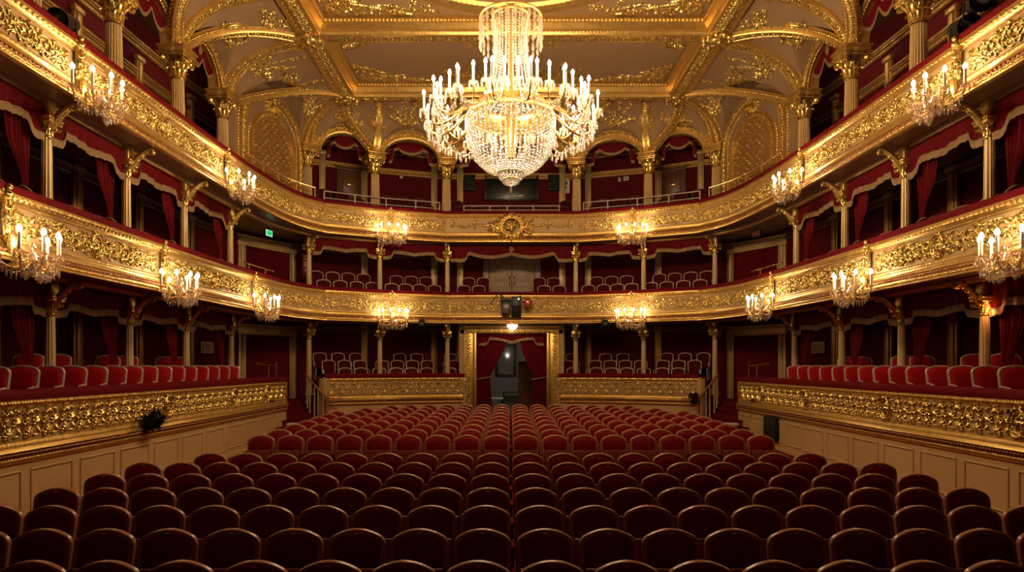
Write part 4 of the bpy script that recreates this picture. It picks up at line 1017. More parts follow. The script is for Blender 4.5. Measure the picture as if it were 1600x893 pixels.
# corridor seen through the doorway
mb = MB(); mb.grid(np.array([[(-2.4, 24.7, fz), (-2.4, 30, fz)], [(2.4, 24.7, fz), (2.4, 30, fz)]])); mb.build('floor_corridor', GREYF, kind='structure')
mb = MB(); mb.grid(np.array([[(-2.4, 24.95, 0), (-2.4, 24.95, 3.7)], [(-2.4, 29.6, 0), (-2.4, 29.6, 3.7)], [(2.4, 29.6, 0), (2.4, 29.6, 3.7)], [(2.4, 24.95, 0), (2.4, 24.95, 3.7)]])); mb.grid(np.array([[(-2.4, 24.9, 3.7), (-2.4, 29.7, 3.7)], [(2.4, 24.9, 3.7), (2.4, 29.7, 3.7)]])); mb.build('wall_corridor', GREYW, kind='structure', smooth=0)
mb = MB(); x0, x1, z0, z1 = -.62, .22, 2.0, 3.35
for c_, d_ in ((((x0+x1)/2, 29.52, z1), (x1-x0+.12, .1, .12)), (((x0+x1)/2, 29.52, z0), (x1-x0+.12, .1, .12)), ((x0, 29.52, (z0+z1)/2), (.12, .1, z1-z0)), ((x1, 29.52, (z0+z1)/2), (.12, .1, z1-z0))): mb.rbox(c_, d_, .02)
mf = thing('framed_mirror', 'dark framed mirror on the corridor wall beyond the doorway', 'mirror', ((x0+x1)/2, 29.5, z0)); mb.build('frame', WOODB, mf)
MB().rbox(((x0+x1)/2, 29.55, (z0+z1)/2), (x1-x0, .03, z1-z0), .004).build('glass', node_mat('mirror_glass', (.62, .64, .62), .4, .15, var=.2, vscale=2), mf)
tb = thing('side_table', 'small dark side table under the mirror in the corridor', 'table', (.05, 29.1, fz))
MB().rbox((.05, 29.1, 1.22), (.8, .4, .05), .01).build('top', WOODB, tb)
for sx in (-1, 1):
    for sy in (-1, 1): MB().tube([(.05+sx*.35, 29.1+sy*.15, fz), (.05+sx*.35, 29.1+sy*.15, 1.2)], [.018, .028], 8).build('leg', WOODB, tb)
tb = thing('side_table', 'white topped low table just inside the doorway by the left curtain', 'table', (-.62, 25.6, fz))
MB().rbox((-.62, 25.6, 1.12), (.62, .5, .05), .012).build('top', PAPER, tb)
for sx in (-1, 1):
    for sy in (-1, 1): MB().tube([(-.62+sx*.26, 25.6+sy*.2, fz), (-.62+sx*.26, 25.6+sy*.2, 1.1)], [.016, .024], 8).build('leg', BLACK, tb)
o = panel_leaf('door_4', np.array([.62, 25.25]), np.array([.85, .53]), .8, fz, 2.6, WOODB, None, 'structure')
MB().ball((.38, 25.0, 1.45), .035, 8, 6).build('door_handle', BRASS, o)
# ------------------------------------------------------------------ theatre seats
def back_outline(w, z0, zs, zt, n=9):
    """half widths up one side, rounded shoulder, shallow arch, and down the other side"""
    r = .075; pts = [(-w*.94, z0), (-w*.97, (z0+zs)/2), (-w, zs-r)]
    for k in range(1, n): a = PI - PI/2*k/n*.86; pts.append((-w+r+r*math.cos(a), zs-r+r*math.sin(a)))
    x0, zz = pts[-1]
    for k in range(1, 8): x = x0*(1-k/8); pts.append((x, zz+(zt-zz)*(1-(x/x0)**2)))
    pts.append((0, zt))
    return np.array(pts + [(-x, z) for x, z in pts[-2::-1]])
def seat_proto(name, label, cat, group, frame_mat, box=False, cloth=None):
    cloth = cloth or SEATV
    root = thing(name, label, cat, (0, 0, 0), 0, group)
    w, z0, zs, zt = (.250, .40, .902, .945) if not box else (.245, .50, .948, .978)
    out = back_outline(w-.02, z0, zs, zt); tilt = lambda z: (z-z0)*.16
    path = np.stack([out[:, 0], tilt(out[:, 1]), out[:, 1]], -1)
    fb = MB(); cc = np.array([0, (z0+zs)/2]); fw = .029 if not box else .022
    tt = np.gradient(out, axis=0); tt /= np.linalg.norm(tt, axis=1)[:, None]; on = np.stack([-tt[:, 1], tt[:, 0]], -1)
    prof = [(-fw, .02), (-fw, -.022), (-fw*.7, -.032), (0, -.036), (fw*.7, -.032), (fw, -.022), (fw, .02)]
    fb.grid(np.stack([np.stack([out[:, 0]+on[:, 0]*a, tilt(out[:, 1])+b, out[:, 1]+on[:, 1]*a], -1) for a, b in prof], 1), cv=True)
    fb.tube([path[0], path[-1]], .02, 6)
    for k in (0, -1): fb.tube([path[k], path[k]+np.array([0, -.02, -z0+.02])], .02, 6)
    fb.build('back_frame', frame_mat, root, True, smooth=60)
    c = np.array([0, (z0+zs)/2]); G = []; 
    for s_, y in ((1.0, 0), (.97, -.03), (.88, -.05), (.6, -.062), (.3, -.066), (.02, -.067)):
        q = c+(out-c)*s_; G.append(np.stack([q[:, 0], tilt(q[:, 1])+y, q[:, 1]], -1))
    mb = MB().grid(np.array(G), cv=True)
    mb.build('backrest', cloth, root, True, smooth=180)
    q = out; MB().add(np.stack([q[:, 0], tilt(q[:, 1])+.02, q[:, 1]], -1), [tuple(range(len(q)))]).build('back_panel', WOODP, root, True, smooth=0)
    if not box:
        st = MB().rbox((0, -.135, .48), (.44, .07, .40), .03, n=4).build('tip_up_seat', SEATV, root, True)
        MB().rbox((0, -.178, .49), (.46, .022, .42), .012, n=5).build('seat_shell', WOODP, st, True)
        for k in (1,): MB().rbox((k*.28, -.13, .625), (.04, .30, .05), .018).build('armrest', VELV, root, True)
        MB().rbox((.28, -.10, .31), (.03, .22, .60), .012).rbox((.28, -.10, .015), (.06, .34, .03), .01).build('side_standard', BLACK, root, True)
        MB().rbox((0, tilt(zt)-.03, zt-.004), (.045, .012, .022), .004).build('number_plate', BRASS, root, True)
    else:
        MB().rbox((0, -.22, .47), (.47, .44, .09), .035, n=4).build('seat', cloth, root, True)
        for sx in (-1, 1):
            MB().tube([(sx*.235, .0, .66), (sx*.245, -.2, .655), (sx*.245, -.36, .64), (sx*.24, -.38, .45)], .018, 7).build('armrest', frame_mat, root, True)
            for sy in (-.38, 0.0): MB().tube([(sx*.2, sy, .44), (sx*.21, sy, 0)], [.026, .018], 8).build('leg', frame_mat, root, True)
    return root
stall = seat_proto('theatre_seat', 'x', 'seat', 'seats of the stalls', WOODF)
index_kids()
rows_f = [(4.75+.893*i) for i in range(7)]; rows_b = [12.43+.985*j for j in range(9)]
half_n = [8, 9, 10, 10, 10, 10, 9] + [9, 9, 9, 9, 9, 9, 9, 8, 7]
first = True
for r, (y, hn) in enumerate(zip(rows_f+rows_b, half_n)):
    xc = -.13 if r < 7 else -.10+.05*(r-7)/8; PITCH = .560 if r < 7 else .573
    for sg in (-1, 1):
        for k in range(hn):
            x = xc + sg*PITCH*(k+.5)
            yy = y - (0 if r < 10 else (k+.5)**2*.0042*(r-9)/3)
            rz = -math.atan2(x, 60 if r < 7 else 40)*.6
            lab = f'crimson tip-up seat, {ORD[r+1]} row from the stage, {ORD[k+1]} {SN[sg]} of the centre line'
            if first: stall.location = (x, yy, FLOOR(yy)); stall['label'] = lab; first = False; index_kids()
            else: dup(stall, (x, yy, FLOOR(yy)), rz, lab, 'seats of the stalls')
# chairs in the boxes
bx = seat_proto('box_chair', 'x', 'chair', 'chairs in the boxes', FRAMES, True, SEATD); index_kids(); bfirst = [True]
sx_ = seat_proto('box_armchair', 'x', 'chair', 'chairs in the boxes', FRAMES, True, SEATLIT); index_kids(); sfirst = [True]
def side_chair(x, y, z, rz, label, group):
    if sfirst[0]: sx_.location = (x, y, z); sx_.rotation_euler = (0, 0, rz); sx_['label'] = label; sx_['group'] = group; sfirst[0] = False; return sx_
    return dup(sx_, (x, y, z), rz, label, group)
def chair(x, y, z, rz, label, group):
    if bfirst[0]: bx.location = (x, y, z); bx.rotation_euler = (0, 0, rz); bx['label'] = label; bx['group'] = group; bfirst[0] = False; index_kids(); return bx
    return dup(bx, (x, y, z), rz, label, group)
for sg in (1, -1):
    ys = [8.72, 9.3, 9.89, 10.46, 11.03, 11.61, 12.2, 12.75, 13.3, 13.87, 14.44, 15.0, 15.6, 16.2, 16.8, 17.4]
    for i, y in enumerate(ys):
        side_chair(sg*7.71, y, 1.45, -sg*.26, f'red box chair behind the stalls front, {ORD[len(ys)-i]} from the corner exit, {SN[sg]} side', 'front chairs of the stalls boxes')
    for i, y in enumerate([9.5, 10.3, 11.75, 12.5, 14.1, 14.8, 16.5, 17.2]):
        side_chair(sg*8.98, y, 1.68, -sg*.38, f'red chair at the back of the stalls boxes, {ORD[8-i]} from the corner exit, {SN[sg]} side', 'rear chairs of the stalls boxes')
    for i, y in enumerate([8.3, 9.05, 9.8, 10.9, 11.6, 12.3, 13.2, 13.9, 14.6, 15.5, 16.2]):
        chair(sg*8.18, y, 4.37, -sg*.5, f'red chair behind the first tier velvet ledge, {ORD[11-i]} from the corner exit, {SN[sg]} side', 'side chairs of the first tier')
    # back boxes of the stalls: three stepped rows along the curved front
    for r, (o, z, us) in enumerate(((-.93, 1.37, np.linspace(.75, 4.05, 7)), (-1.52, 1.64, np.linspace(.3, 4.2, 8)), (-2.1, 1.91, np.linspace(.1, 4.0, 7)))):
        for i, u in enumerate(us):
            if r == 2 and i == 3: continue
            s = SB+.15+u; s = s if sg > 0 else P.L-s; q = P.at(s, o); n = P.n(s)
            chair(q[0], q[1], z, math.atan2(n[1], n[0])+PI/2, f'red chair with pale frame, {ORD[r+1]} row of the {SN[sg]} back box, {ORD[i+1]} from the stairs', 'chairs of the back boxes')
    for r, (o, z, us) in enumerate(((-.80, 4.37, (.42, .98, 1.55, 2.1, 2.65, 3.15, 3.65, 4.2, 5.0, 5.55)), (-1.42, 4.74, (.3, .85, 1.4, 1.95, 2.9, 3.45, 4.0, 5.15, 5.7)))):
        for i, u in enumerate(us):
            s = SB+u-.28; s = s if sg > 0 else P.L-s; q = P.at(s, o); n = P.n(s)
            chair(q[0], q[1], z, math.atan2(n[1], n[0])+PI/2, f'dark red back chair of the first tier, {ORD[r+1]} row, {ORD[len(us)-i]} {SN[sg]} of door', 'back chairs of the first tier')
gal = seat_proto('gallery_chair', 'x', 'seat', 'seats of the upper gallery', WOODB, True, SEATD); index_kids(); gf = True
for sg in (1, -1):
    for r, (o, z, us) in enumerate(((-1.0, 7.40, (.5, 1.1, 1.7, 2.8, 3.4, 4.0, 4.9, 5.5, 6.1, 6.7)), (-1.55, 7.75, (.6, 1.25, 2.6, 3.2, 3.8, 4.7)))):
        for i, u in enumerate(us):
            s = SB+u-.3; s = s if sg > 0 else P.L-s; q = P.at(s, o); n = P.n(s); rz = math.atan2(n[1], n[0])+PI/2
            lab = f'dark upper gallery seat behind the white rail, {ORD[r+1]} row, {ORD[len(us)-i]} {SN[sg]} of centre'
            if gf: gal.location = (q[0], q[1], z-.1); gal.rotation_euler = (0, 0, rz); gal['label'] = lab; gf = False; index_kids()
            else: dup(gal, (q[0], q[1], z-.1), rz, lab, 'seats of the upper gallery')
CH_W, SC_W = 140, 18
# ------------------------------------------------------------------ lamps
def point(loc, w, col=(1, .70, .39), r=.08):
    l = bpy.data.lights.new('lamp_light', 'POINT'); l.energy = w; l.color = col; l.shadow_soft_size = r
    o = bpy.data.objects.new('lamp_light', l); COL.objects.link(o); o.location = loc
    return o
OCT_V = np.array([(0, 0, 1), (1, 0, 0), (0, 1, 0), (-1, 0, 0), (0, -1, 0), (0, 0, -1.)]); OCT_F = np.array([(0, 1, 2), (0, 2, 3), (0, 3, 4), (0, 4, 1), (5, 2, 1), (5, 3, 2), (5, 4, 3), (5, 1, 4)])
def drop_mesh(L=.14, w=.022):
    z = np.array([0, -.12*L, -.16*L, -.22*L, -.75*L, -L]); r = np.array([.35, .35, .12, .6, 1.0, .05])*w
    m = MB().lathe(list(zip(r, z)), 6); return np.concatenate(m.V), m.F[4][0]
DV, DF = drop_mesh()
def beads(mb, pts, r, spacing, stretch=1.35):
    p = np.asarray(pts, float); L = np.concatenate([[0], np.cumsum(np.linalg.norm(np.diff(p, axis=0), axis=1))]); n = max(2, int(L[-1]/spacing)); q = np.linspace(0, L[-1], n+1)
    c = np.stack([np.interp(q, L, p[:, k]) for k in range(3)], -1)
    mb.many(OCT_V*np.array([r, r, r*stretch]), OCT_F, c, rots=RNG.uniform(0, TAU, len(c))); return c
def candle_parts(root, pos, h, cr=.020, br=.024, pan=.075, name='candle', panmat=None):
    x, y, z = pos
    cd = MB().lathe([(0, 0), (cr, 0), (cr, h), (cr*.55, h+.004), (0, h+.004)], 10, (x, y, z+.02)).build(name, WHITEC, root, True)
    MB().lathe([(0, 0), (br*.55, .0), (br*.9, .02), (br, .038), (br*.75, .065), (br*.3, .09), (0, .10)], 10, (x, y, z+.02+h)).build('bulb', BULB, cd, True, smooth=180)
    MB().lathe([(.012, -.03), (pan*.55, -.008), (pan, .018), (pan*.92, .022), (.025, .006), (.022, .04), (0, .04)], 14, (x, y, z)).build('drip_pan', panmat or BRASS, cd, True)
    return cd
CX, CY = -.11, 12.0
ch = thing('chandelier', 'huge crystal chandelier of many lit candles hanging from the ceiling rosette', 'chandelier', (CX, CY, 5.82)); ch['kind'] = 'thing'
B0 = 5.82
def cb(): return MB()
def pol(r, a, z): return np.array([r*math.cos(a), r*math.sin(a), z-B0])
MB().lathe([(.05, 5.68), (.05, 3.4), (.09, 3.35), (.05, 3.25), (.05, 1.6), (.12, 1.5), (.16, 1.4), (.10, 1.25), (.08, .5)], 16).build('stem', GOLDM, ch, True)
MB().lathe([(.16, 5.66), (.15, 5.60), (.08, 5.52), (.05, 5.5)], 20).build('ceiling_cap', GOLDM, ch, True)
mb = MB(); mb.tube([pol(.58, a, 8.93) for a in np.linspace(0, TAU, 49)[:-1]], .025, 6, closed=True); mb.tube([pol(.34, a, 8.98) for a in np.linspace(0, TAU, 37)[:-1]], .025, 6, closed=True)
for k in range(8): mb.tube([pol(.05, k*TAU/8, 9.2), pol(.3, k*TAU/8, 9.12), pol(.58, k*TAU/8, 8.95)], .012, 5)
mb.build('crown_ring', GOLDM, ch, True)
mb = MB()
mb.lathe([(.80, 7.13-B0), (.83, 7.10-B0), (.83, 7.06-B0), (.79, 7.04-B0)], 56); mb.build('bowl_rim', GOLD, ch, True); mb = MB()
mb.lathe([(.55, 7.36-B0), (.62, 7.34-B0), (.66, 7.28-B0), (.80, 7.12-B0)], 56, flute=lambda a: .03*np.abs(np.sin(14*a))); mb.build('bowl_collar', GOLD, ch, True)
MB().lathe([(.225, 6.07-B0), (.25, 6.05-B0), (.225, 6.03-B0)], 30).build('basket_ring', GOLD, ch, True); MB().lathe([(.15, 5.94-B0), (.17, 5.925-B0), (.15, 5.91-B0)], 24).build('basket_ring', GOLD, ch, True)
bowl = [(.80, 7.08), (.82, 6.92), (.81, 6.74), (.775, 6.56), (.71, 6.39), (.60, 6.24), (.44, 6.12), (.24, 6.05)]
for k in range(52):
    a = k*TAU/52; mb = MB(); c = [pol(r, a, z) for r, z in catmull(bowl, 5)]; beads(mb, c, .029, .062, 1.15); mb.build('bowl_strand', CRYSB, ch, True, smooth=0)
mb = MB()
for z, r in ((6.01, .225), (5.98, .22), (5.95, .205), (5.90, .155), (5.87, .14), (5.84, .09)):
    for k in range(int(r*70)+5): mb.many(OCT_V*.028, OCT_F, [pol(r, k*TAU/(int(r*70)+5), z)])
mb.many(DV*1.3, DF, [pol(0, 0, 5.86)]); mb.build('bottom_basket', CRYSB, ch, True, smooth=0)
for k in range(30):                                              # tent of strands between the crown and the bowl
    a = k*TAU/30; mb = MB(); c = [pol(r, a, z) for r, z in catmull([(.33, 8.97), (.30, 8.6), (.32, 8.2), (.38, 7.85), (.47, 7.55), (.58, 7.36)], 6)]; beads(mb, c, .022, .052, 1.3); mb.build('tent_strand', CRYSB, ch, True, smooth=0)
drops = []
NA = 16; tips = []
for k in range(NA):
    a = (k+.5)*TAU/NA
    pts = catmull([pol(.62, a, 7.22), pol(.86, a, 7.20), pol(1.10, a, 6.98), pol(1.34, a, 6.86), pol(1.54, a, 6.92), pol(1.62, a, 7.08)], 7)
    mb = MB().tube(pts, np.linspace(.034, .018, len(pts)), 8)
    for sg in (-1, 1):
        e = a+sg*.115; mb.tube(catmull([pol(1.2, a, 6.92), pol(1.28, a+sg*.06, 6.95), pol(1.38, e, 7.08), pol(1.40, e, 7.18)], 5), .014, 6)
    for t in np.linspace(0, 1.5*TAU, 1): pass
    mb.build('arm', GOLD if k % 2 else BRASS, ch, True)
    for q, (r, e, z) in enumerate(((1.62, a, 7.09), (1.40, a-.115, 7.19), (1.40, a+.115, 7.19))):
        p = pol(r, e, z); candle_parts(ch, p, .27, .02, .030, .08, panmat=CRYSB); tips.append(p)
        for j in range(5): w = j*TAU/5; drops.append((p[0]+.078*math.cos(w), p[1]+.078*math.sin(w), p[2]+.005, .9))
gn = 0
for k in range(NA):
    a0, a1 = (k+.5)*TAU/NA, (k+1.5)*TAU/NA
    for r, z, sag, nd in ((1.60, 7.0, .22, 6), (1.42, 6.90, .22, 4)):
        t = np.linspace(0, 1, 15); aa = a0+(a1-a0)*t; zz = z-sag*4*t*(1-t); rr = r*(1-.04*4*t*(1-t)); mb = MB()
        c = beads(mb, np.stack([rr*np.cos(aa), rr*np.sin(aa), zz-B0], -1), .021, .046, 1.1); mb.build('crystal_garland', CRYSB, ch, True, smooth=0)
        for j in range(1, nd+1): q = c[int(j*(len(c)-1)/(nd+1))]; drops.append((*q, 1.1))
    # strands from crown to the arms
for k in range(26):
    a = k*TAU/26; 
    for z, r in ((8.92, .58),): drops += [(*pol(r, a, z), 1.5), (*pol(r, a, z-.2), 1.5), (*pol(r, a, z-.38), 1.2)]
random.shuffle(drops)
for q in drops[:90]:
    MB().many(DV*q[3], DF, [q[:3]]).build('crystal_drop', CRYST, ch, True, smooth=0)
MB().many(DV, DF, [q[:3] for q in drops[90:]], scales=[q[3] for q in drops[90:]]).build('crystal_drops', CRYST, ch, True, smooth=0, kind='stuff')
for k in range(16): point((CX+1.52*math.cos(k*TAU/16), CY+1.52*math.sin(k*TAU/16), 7.60), CH_W/2, r=.1)
for k in range(3): point((CX+.38*math.cos(k*TAU/3+.4), CY+.38*math.sin(k*TAU/3+.4), 6.72), CH_W*.11, (1, .84, .64), r=.1)
# ------------------------------------------------------------------ sconces
def sconce_proto(label, group):
    t = thing('candle_sconce', label, 'sconce', (0, 0, 0), 0, group); t['kind'] = 'thing'
    MB().rbox((-.02, 0, .06), (.06, .16, .5), .025).tube(catmull([(0, 0, .1), (.12, 0, -.05), (.24, 0, -.14), (.32, 0, -.06)], 6), .03, 8).build('bracket', GOLD, t, True)
    MB().lathe([(.0, -.30), (.03, -.28), (.05, -.24), (.02, -.2), (.07, -.12), (.10, -.06), (.06, .0), (.03, .05), (.045, .12), (.0, .2)], 14, (.26, 0, .0)).build('centre_vase', CRYSW, t, True)
    dr = []; 
    for k in range(6):
        a = -PI/2*.98 + k*PI*.98/5; e = np.array([.10+.44*math.cos(a), .48*math.sin(a), 0.]); s0 = np.array([.24, 0, -.08]); m = (s0+e)/2
        MB().tube(catmull([s0, s0*.5+e*.5+np.array([0, 0, -.15]), s0*.12+e*.88+np.array([0, 0, -.12]), e], 7), [.016]*22, 6).build('arm', GOLDM, t, True)
        candle_parts(t, e, .25, .021, .034, .07, panmat=CRYSW)
        for j in range(6): w = j*TAU/6; dr.append((e[0]+.066*math.cos(w), e[1]+.066*math.sin(w), e[2], .95))
        mb = MB(); c = beads(mb, np.stack([np.linspace(s0[0], e[0], 9), np.linspace(s0[1], e[1], 9), -.06-.2*np.sin(np.linspace(0, PI, 9))], -1), .016, .036, 1.1)
        if k < 5:
            a2 = a+PI*.98/5; e2 = np.array([.10+.44*math.cos(a2), .48*math.sin(a2), 0.]); tt = np.linspace(0, 1, 9)
            c2 = beads(mb, np.stack([e[0]+(e2[0]-e[0])*tt, e[1]+(e2[1]-e[1])*tt, -.03-.16*np.sin(tt*PI)], -1), .016, .036, 1.1); dr += [(*q, 1.0) for q in c2[1:-1:2]]
        mb.build('crystal_garland', CRYSW, t, True, smooth=0); dr += [(*q, 1.1) for q in c[2:-1:2]]
    MB().many(DV, DF, [q[:3] for q in dr], scales=[q[3]*.72 for q in dr]).build('crystal_drops', CRYSW, t, True, smooth=0, kind='stuff')
    return t
sp0 = None
for T, cs, nm in ((Z_MID, c_mid, 'first tier'), (Z_UP, c_up, 'upper gallery')):
    h = len(cs)//2
    for i, q in enumerate(cs):
        sg = 'right' if i < h else 'left'; k = (h-i) if i < h else i-h+1
        lab = f'lit crystal candle sconce on the {nm} front, {ORD[k]} {sg} of the centre'
        p = P.at(q, .17); n = P.n(q); loc = (p[0], p[1], T-.92); rz = math.atan2(n[1], n[0])
        if sp0 is None:
            sp0 = sconce_proto(lab, 'candle sconces'); sp0.location = loc; sp0.rotation_euler = (0, 0, rz); index_kids()
        else: dup(sp0, loc, rz, lab, 'candle sconces')
        l = P.at(q, .17+.42); tg = np.array([-n[1], n[0]])*.28
        for e in (-1, 1): point((l[0]+tg[0]*e, l[1]+tg[1]*e, T-.57), SC_W/2, r=.05)
# small bowl lamp under the first tier
bl = thing('pendant_bowl_lamp', 'small lit glass bowl lamp under the first tier above the doorway', 'lamp', (.02, 22.14, SO_MID-.02))
MB().lathe([(.19, -.05), (.18, -.12), (.13, -.20), (.06, -.245), (0, -.25)], 24, (.02, 22.14, SO_MID)).build('glass_bowl', glow('lit_bowl_glass', (1, .80, .52), 3.2), bl)
MB().lathe([(.06, .03), (.06, -.02), (.20, -.035), (.205, -.06), (.19, -.06)], 24, (.02, 22.14, SO_MID)).build('lamp_rim', BRASS, bl)
MB().lathe([(.02, -.25), (.03, -.265), (0, -.29)], 10, (.02, 22.14, SO_MID)).build('finial', BRASS, bl)
point((.02, 22.14, SO_MID-.33), 9, (1, .7, .4), .1)
# little wall lamp in a stalls box on the right
wl = thing('wall_lamp', 'small glowing amber lamp beside a stalls box column, far right', 'lamp', (8.2, 11.0, 3.45))
MB().lathe([(.06, -.06), (.07, .0), (.05, .06), (.02, .08)], 12, (8.2, 11.0, 3.42)).build('shade', glow('amber_shade', (1, .36, .06), 3.5), wl)
MB().rbox((8.32, 11.0, 3.45), (.06, .08, .14), .015).tube([(8.3, 11, 3.48), (8.2, 11, 3.52)], .012, 6).build('lamp_bracket', BRASS, wl)
point((8.05, 10.9, 3.36), 4, (1, .35, .1), .06)
point((.1, 26.0, 3.45), 22, (1, .92, .82), .3)                   # corridor ceiling lamp
cl = thing('ceiling_lamp', 'small white ceiling lamp of the corridor beyond the doorway', 'lamp', (.1, 26.0, 3.7))
MB().lathe([(0, -.16), (.12, -.13), (.17, -.05), (.17, 0)], 18, (.1, 26.0, 3.7)).build('glass_shade', glow('lit_corridor_shade', (1, .93, .85), 1.2), cl)
MB().lathe([(.2, 0), (.2, -.03), (.17, -.04)], 18, (.1, 26.0, 3.7)).build('lamp_rim', BRASS, cl)

for sg in (1, -1):                                               # added unseen fill lamps behind the arcade, to brighten the gallery walls
    for i, y in enumerate((10.3, 12.5, 14.93, 17.1)):
        t = thing('added_fill_lamp', f'added fill lamp hidden behind the gallery arcade, {ORD[4-i]} from the niche, {SN[sg]} side', 'lamp', (sg*8.22, y, 10.9), 0, 'added fill lamps'); t['kind'] = 'thing'
        MB().lathe([(.03, .30), (.03, .05), (.07, .02), (.09, -.05), (.085, -.06)], 14, (sg*8.22, y, 10.92)).build('lamp_holder', BRASS, t)
        MB().lathe([(.05, .0), (.065, -.06), (.04, -.11), (0, -.12)], 14, (sg*8.22, y, 10.9)).build('lit_globe', BULB, t)
        point((sg*8.35, y+.1, 10.68), 7)
# ------------------------------------------------------------------ stage lighting and fittings
def spotlight(label, x, y, z, aim, s=1.0, group='spotlights', foot=None):
    """can pointing along aim (plan angle), tilted down"""
    t = thing('stage_spotlight', label, 'spotlight', (x, y, foot if foot is not None else z-.3*s), 0, group); t['kind'] = 'thing'
    d = np.array([math.cos(aim)*.94, math.sin(aim)*.94, -.34]); c = np.array([x, y, z]); u = np.cross(d, (0, 0, 1)); u /= np.linalg.norm(u); v = np.cross(u, d)
    def can(prof, n=22):
        a = np.arange(n)/n*TAU; return np.array([c+d*l*s+(u*np.cos(a)[:, None]+v*np.sin(a)[:, None])*r*s for r, l in prof])
    MB().grid(can([(.0, -.34), (.09, -.33), (.11, -.28), (.11, -.1), (.125, -.09), (.125, .1), (.14, .11), (.15, .24), (.135, .24), (.13, .12)]), cv=True).build('can', BLACK, t)
    MB().grid(can([(.128, .12), (.09, .16), (.05, .175), (.0, .18)]), cv=True).build('lens', LENS, t)
    mb = MB(); b = c+np.array([0, 0, -.3*s])
    mb.tube([c+u*.15*s, c+u*.16*s-np.array([0, 0, .2*s]), b, c-u*.16*s-np.array([0, 0, .2*s]), c-u*.15*s], .014*s, 6)
    if foot is not None: mb.tube([b, (b[0], b[1], foot)], .016, 6); mb.rbox((b[0], b[1], foot+.02), (.14, .14, .04), .01)
    mb.build('yoke', BLACK, t)
    return t
FT = Z_UP+.13
spotlight('black stage spotlight on the upper gallery ledge, top left of the hall', -7.62, 10.75, 8.22, -1.35, 1.15, foot=FT)
spotlight('black stage spotlight half cut off at the top edge, upper left gallery', -7.62, 9.72, 8.5, -1.3, 1.15, foot=FT)
spotlight('pale lensed spotlight on the right upper ledge, lower of the pair at top right', 7.58, 10.9, 8.2, -1.85, 1.2, foot=FT)
spotlight('dark spotlight on the right upper ledge, higher of the pair at top right', 7.56, 10.5, 8.42, -2.0, 1.35, foot=FT)
spotlight('black spotlight lying between two right gallery columns, nearer the stage', 7.72, 13.0, 8.12, -1.9, 1.1, foot=FT)
spotlight('black spotlight behind the first of the two right gallery lamps', 7.85, 13.75, 8.18, -1.9, 1.0, foot=FT)
spotlight('greenish black spotlight beside the last right gallery column before the niche', 7.85, 15.5, 8.22, -1.95, 1.1, foot=FT)
spotlight('small black spotlight hanging under the first tier front, left of the doorway', -3.08, 21.86, 3.92, -1.5, .85)
spotlight('small black spotlight hanging under the first tier front, right of the doorway', 3.18, 21.83, 3.92, -1.64, .85)
for sx in (-1, 1):
    pass
YF = 22.5
fl_ = thing('floodlight', 'grey faced black floodlight mounted at the middle of the first tier front', 'floodlight', (-.20, YF-.3, 4.25))
MB().rbox((-.20, YF-.26, 4.43), (.30, .16, .46), .02).rbox((-.20, YF-.27, 4.70), (.34, .2, .10), .02).build('housing', BLACK, fl_)
MB().rbox((-.20, YF-.345, 4.40), (.24, .02, .32), .006).build('glass', node_mat('flood_glass', (.17, .14, .12), .1, .3, var=.2, vscale=6), fl_)
MB().tube([(-.36, YF-.25, 4.5), (-.38, YF-.2, 4.8), (-.34, YF-.1, 5.02)], .014, 6).build('hanging_arm', BLACK, fl_)
rk = thing('stage_dimmer_box', 'tall black equipment box with a small light at the middle of the first tier front', 'box', (.16, YF-.3, 4.15))
MB().rbox((.16, YF-.24, 4.48), (.34, .2, .70), .02).build('housing', BLACK, rk)
MB().rbox((.16, YF-.345, 4.36), (.28, .02, .30), .01).build('front_plate', BLACKM, rk)
MB().ball((.24, YF-.35, 4.74), .035, 10, 8).build('indicator_lamp', glow('indicator', (.75, .85, .45), 1.0), rk)
MB().tube([(.3, YF-.18, 4.8), (.3, YF-.05, 5.02)], .014, 6).build('hanging_arm', BLACK, rk)
rl = thing('red_spot_lamp', 'round red lamp next to the black box on the first tier front', 'lamp', (.56, YF-.3, 4.4))
MB().grid(np.array([[(.56+r*math.cos(a), YF-.2-l, 4.60+r*math.sin(a)) for a in np.arange(20)/20*TAU] for r, l in ((.02, 0), (.13, .02), (.15, .08), (.15, .22), (.13, .22), (.12, .14))]), cv=True).build('lamp_shell', node_mat('red_lamp_shell', (.30, .01, .02), .2, .35, var=.2, vscale=9), rl)
MB().grid(np.array([[(.56+r*math.cos(a), YF-.2-l, 4.60+r*math.sin(a)) for a in np.arange(20)/20*TAU] for r, l in ((.12, .14), (.08, .19), (.0, .2))]), cv=True).build('lens', node_mat('pink_lens', (.70, .16, .14), .1, .2, var=.2, vscale=12), rl)
MB().tube([(.56, YF-.2, 4.46), (.5, YF-.22, 4.36), (.62, YF-.1, 4.30)], .014, 6).build('mount', BLACK, rl)
tag(MB().tube(catmull([(-.75, YF-.1, 4.6), (-.6, YF-.12, 4.78), (-.45, YF-.14, 4.95), (-.3, YF-.2, 4.82), (-.2, YF-.2, 4.72)], 8), .014, 6).build('cable', BLACK), 'thin black cable looping from the velvet ledge to the grey floodlight', 'cable')
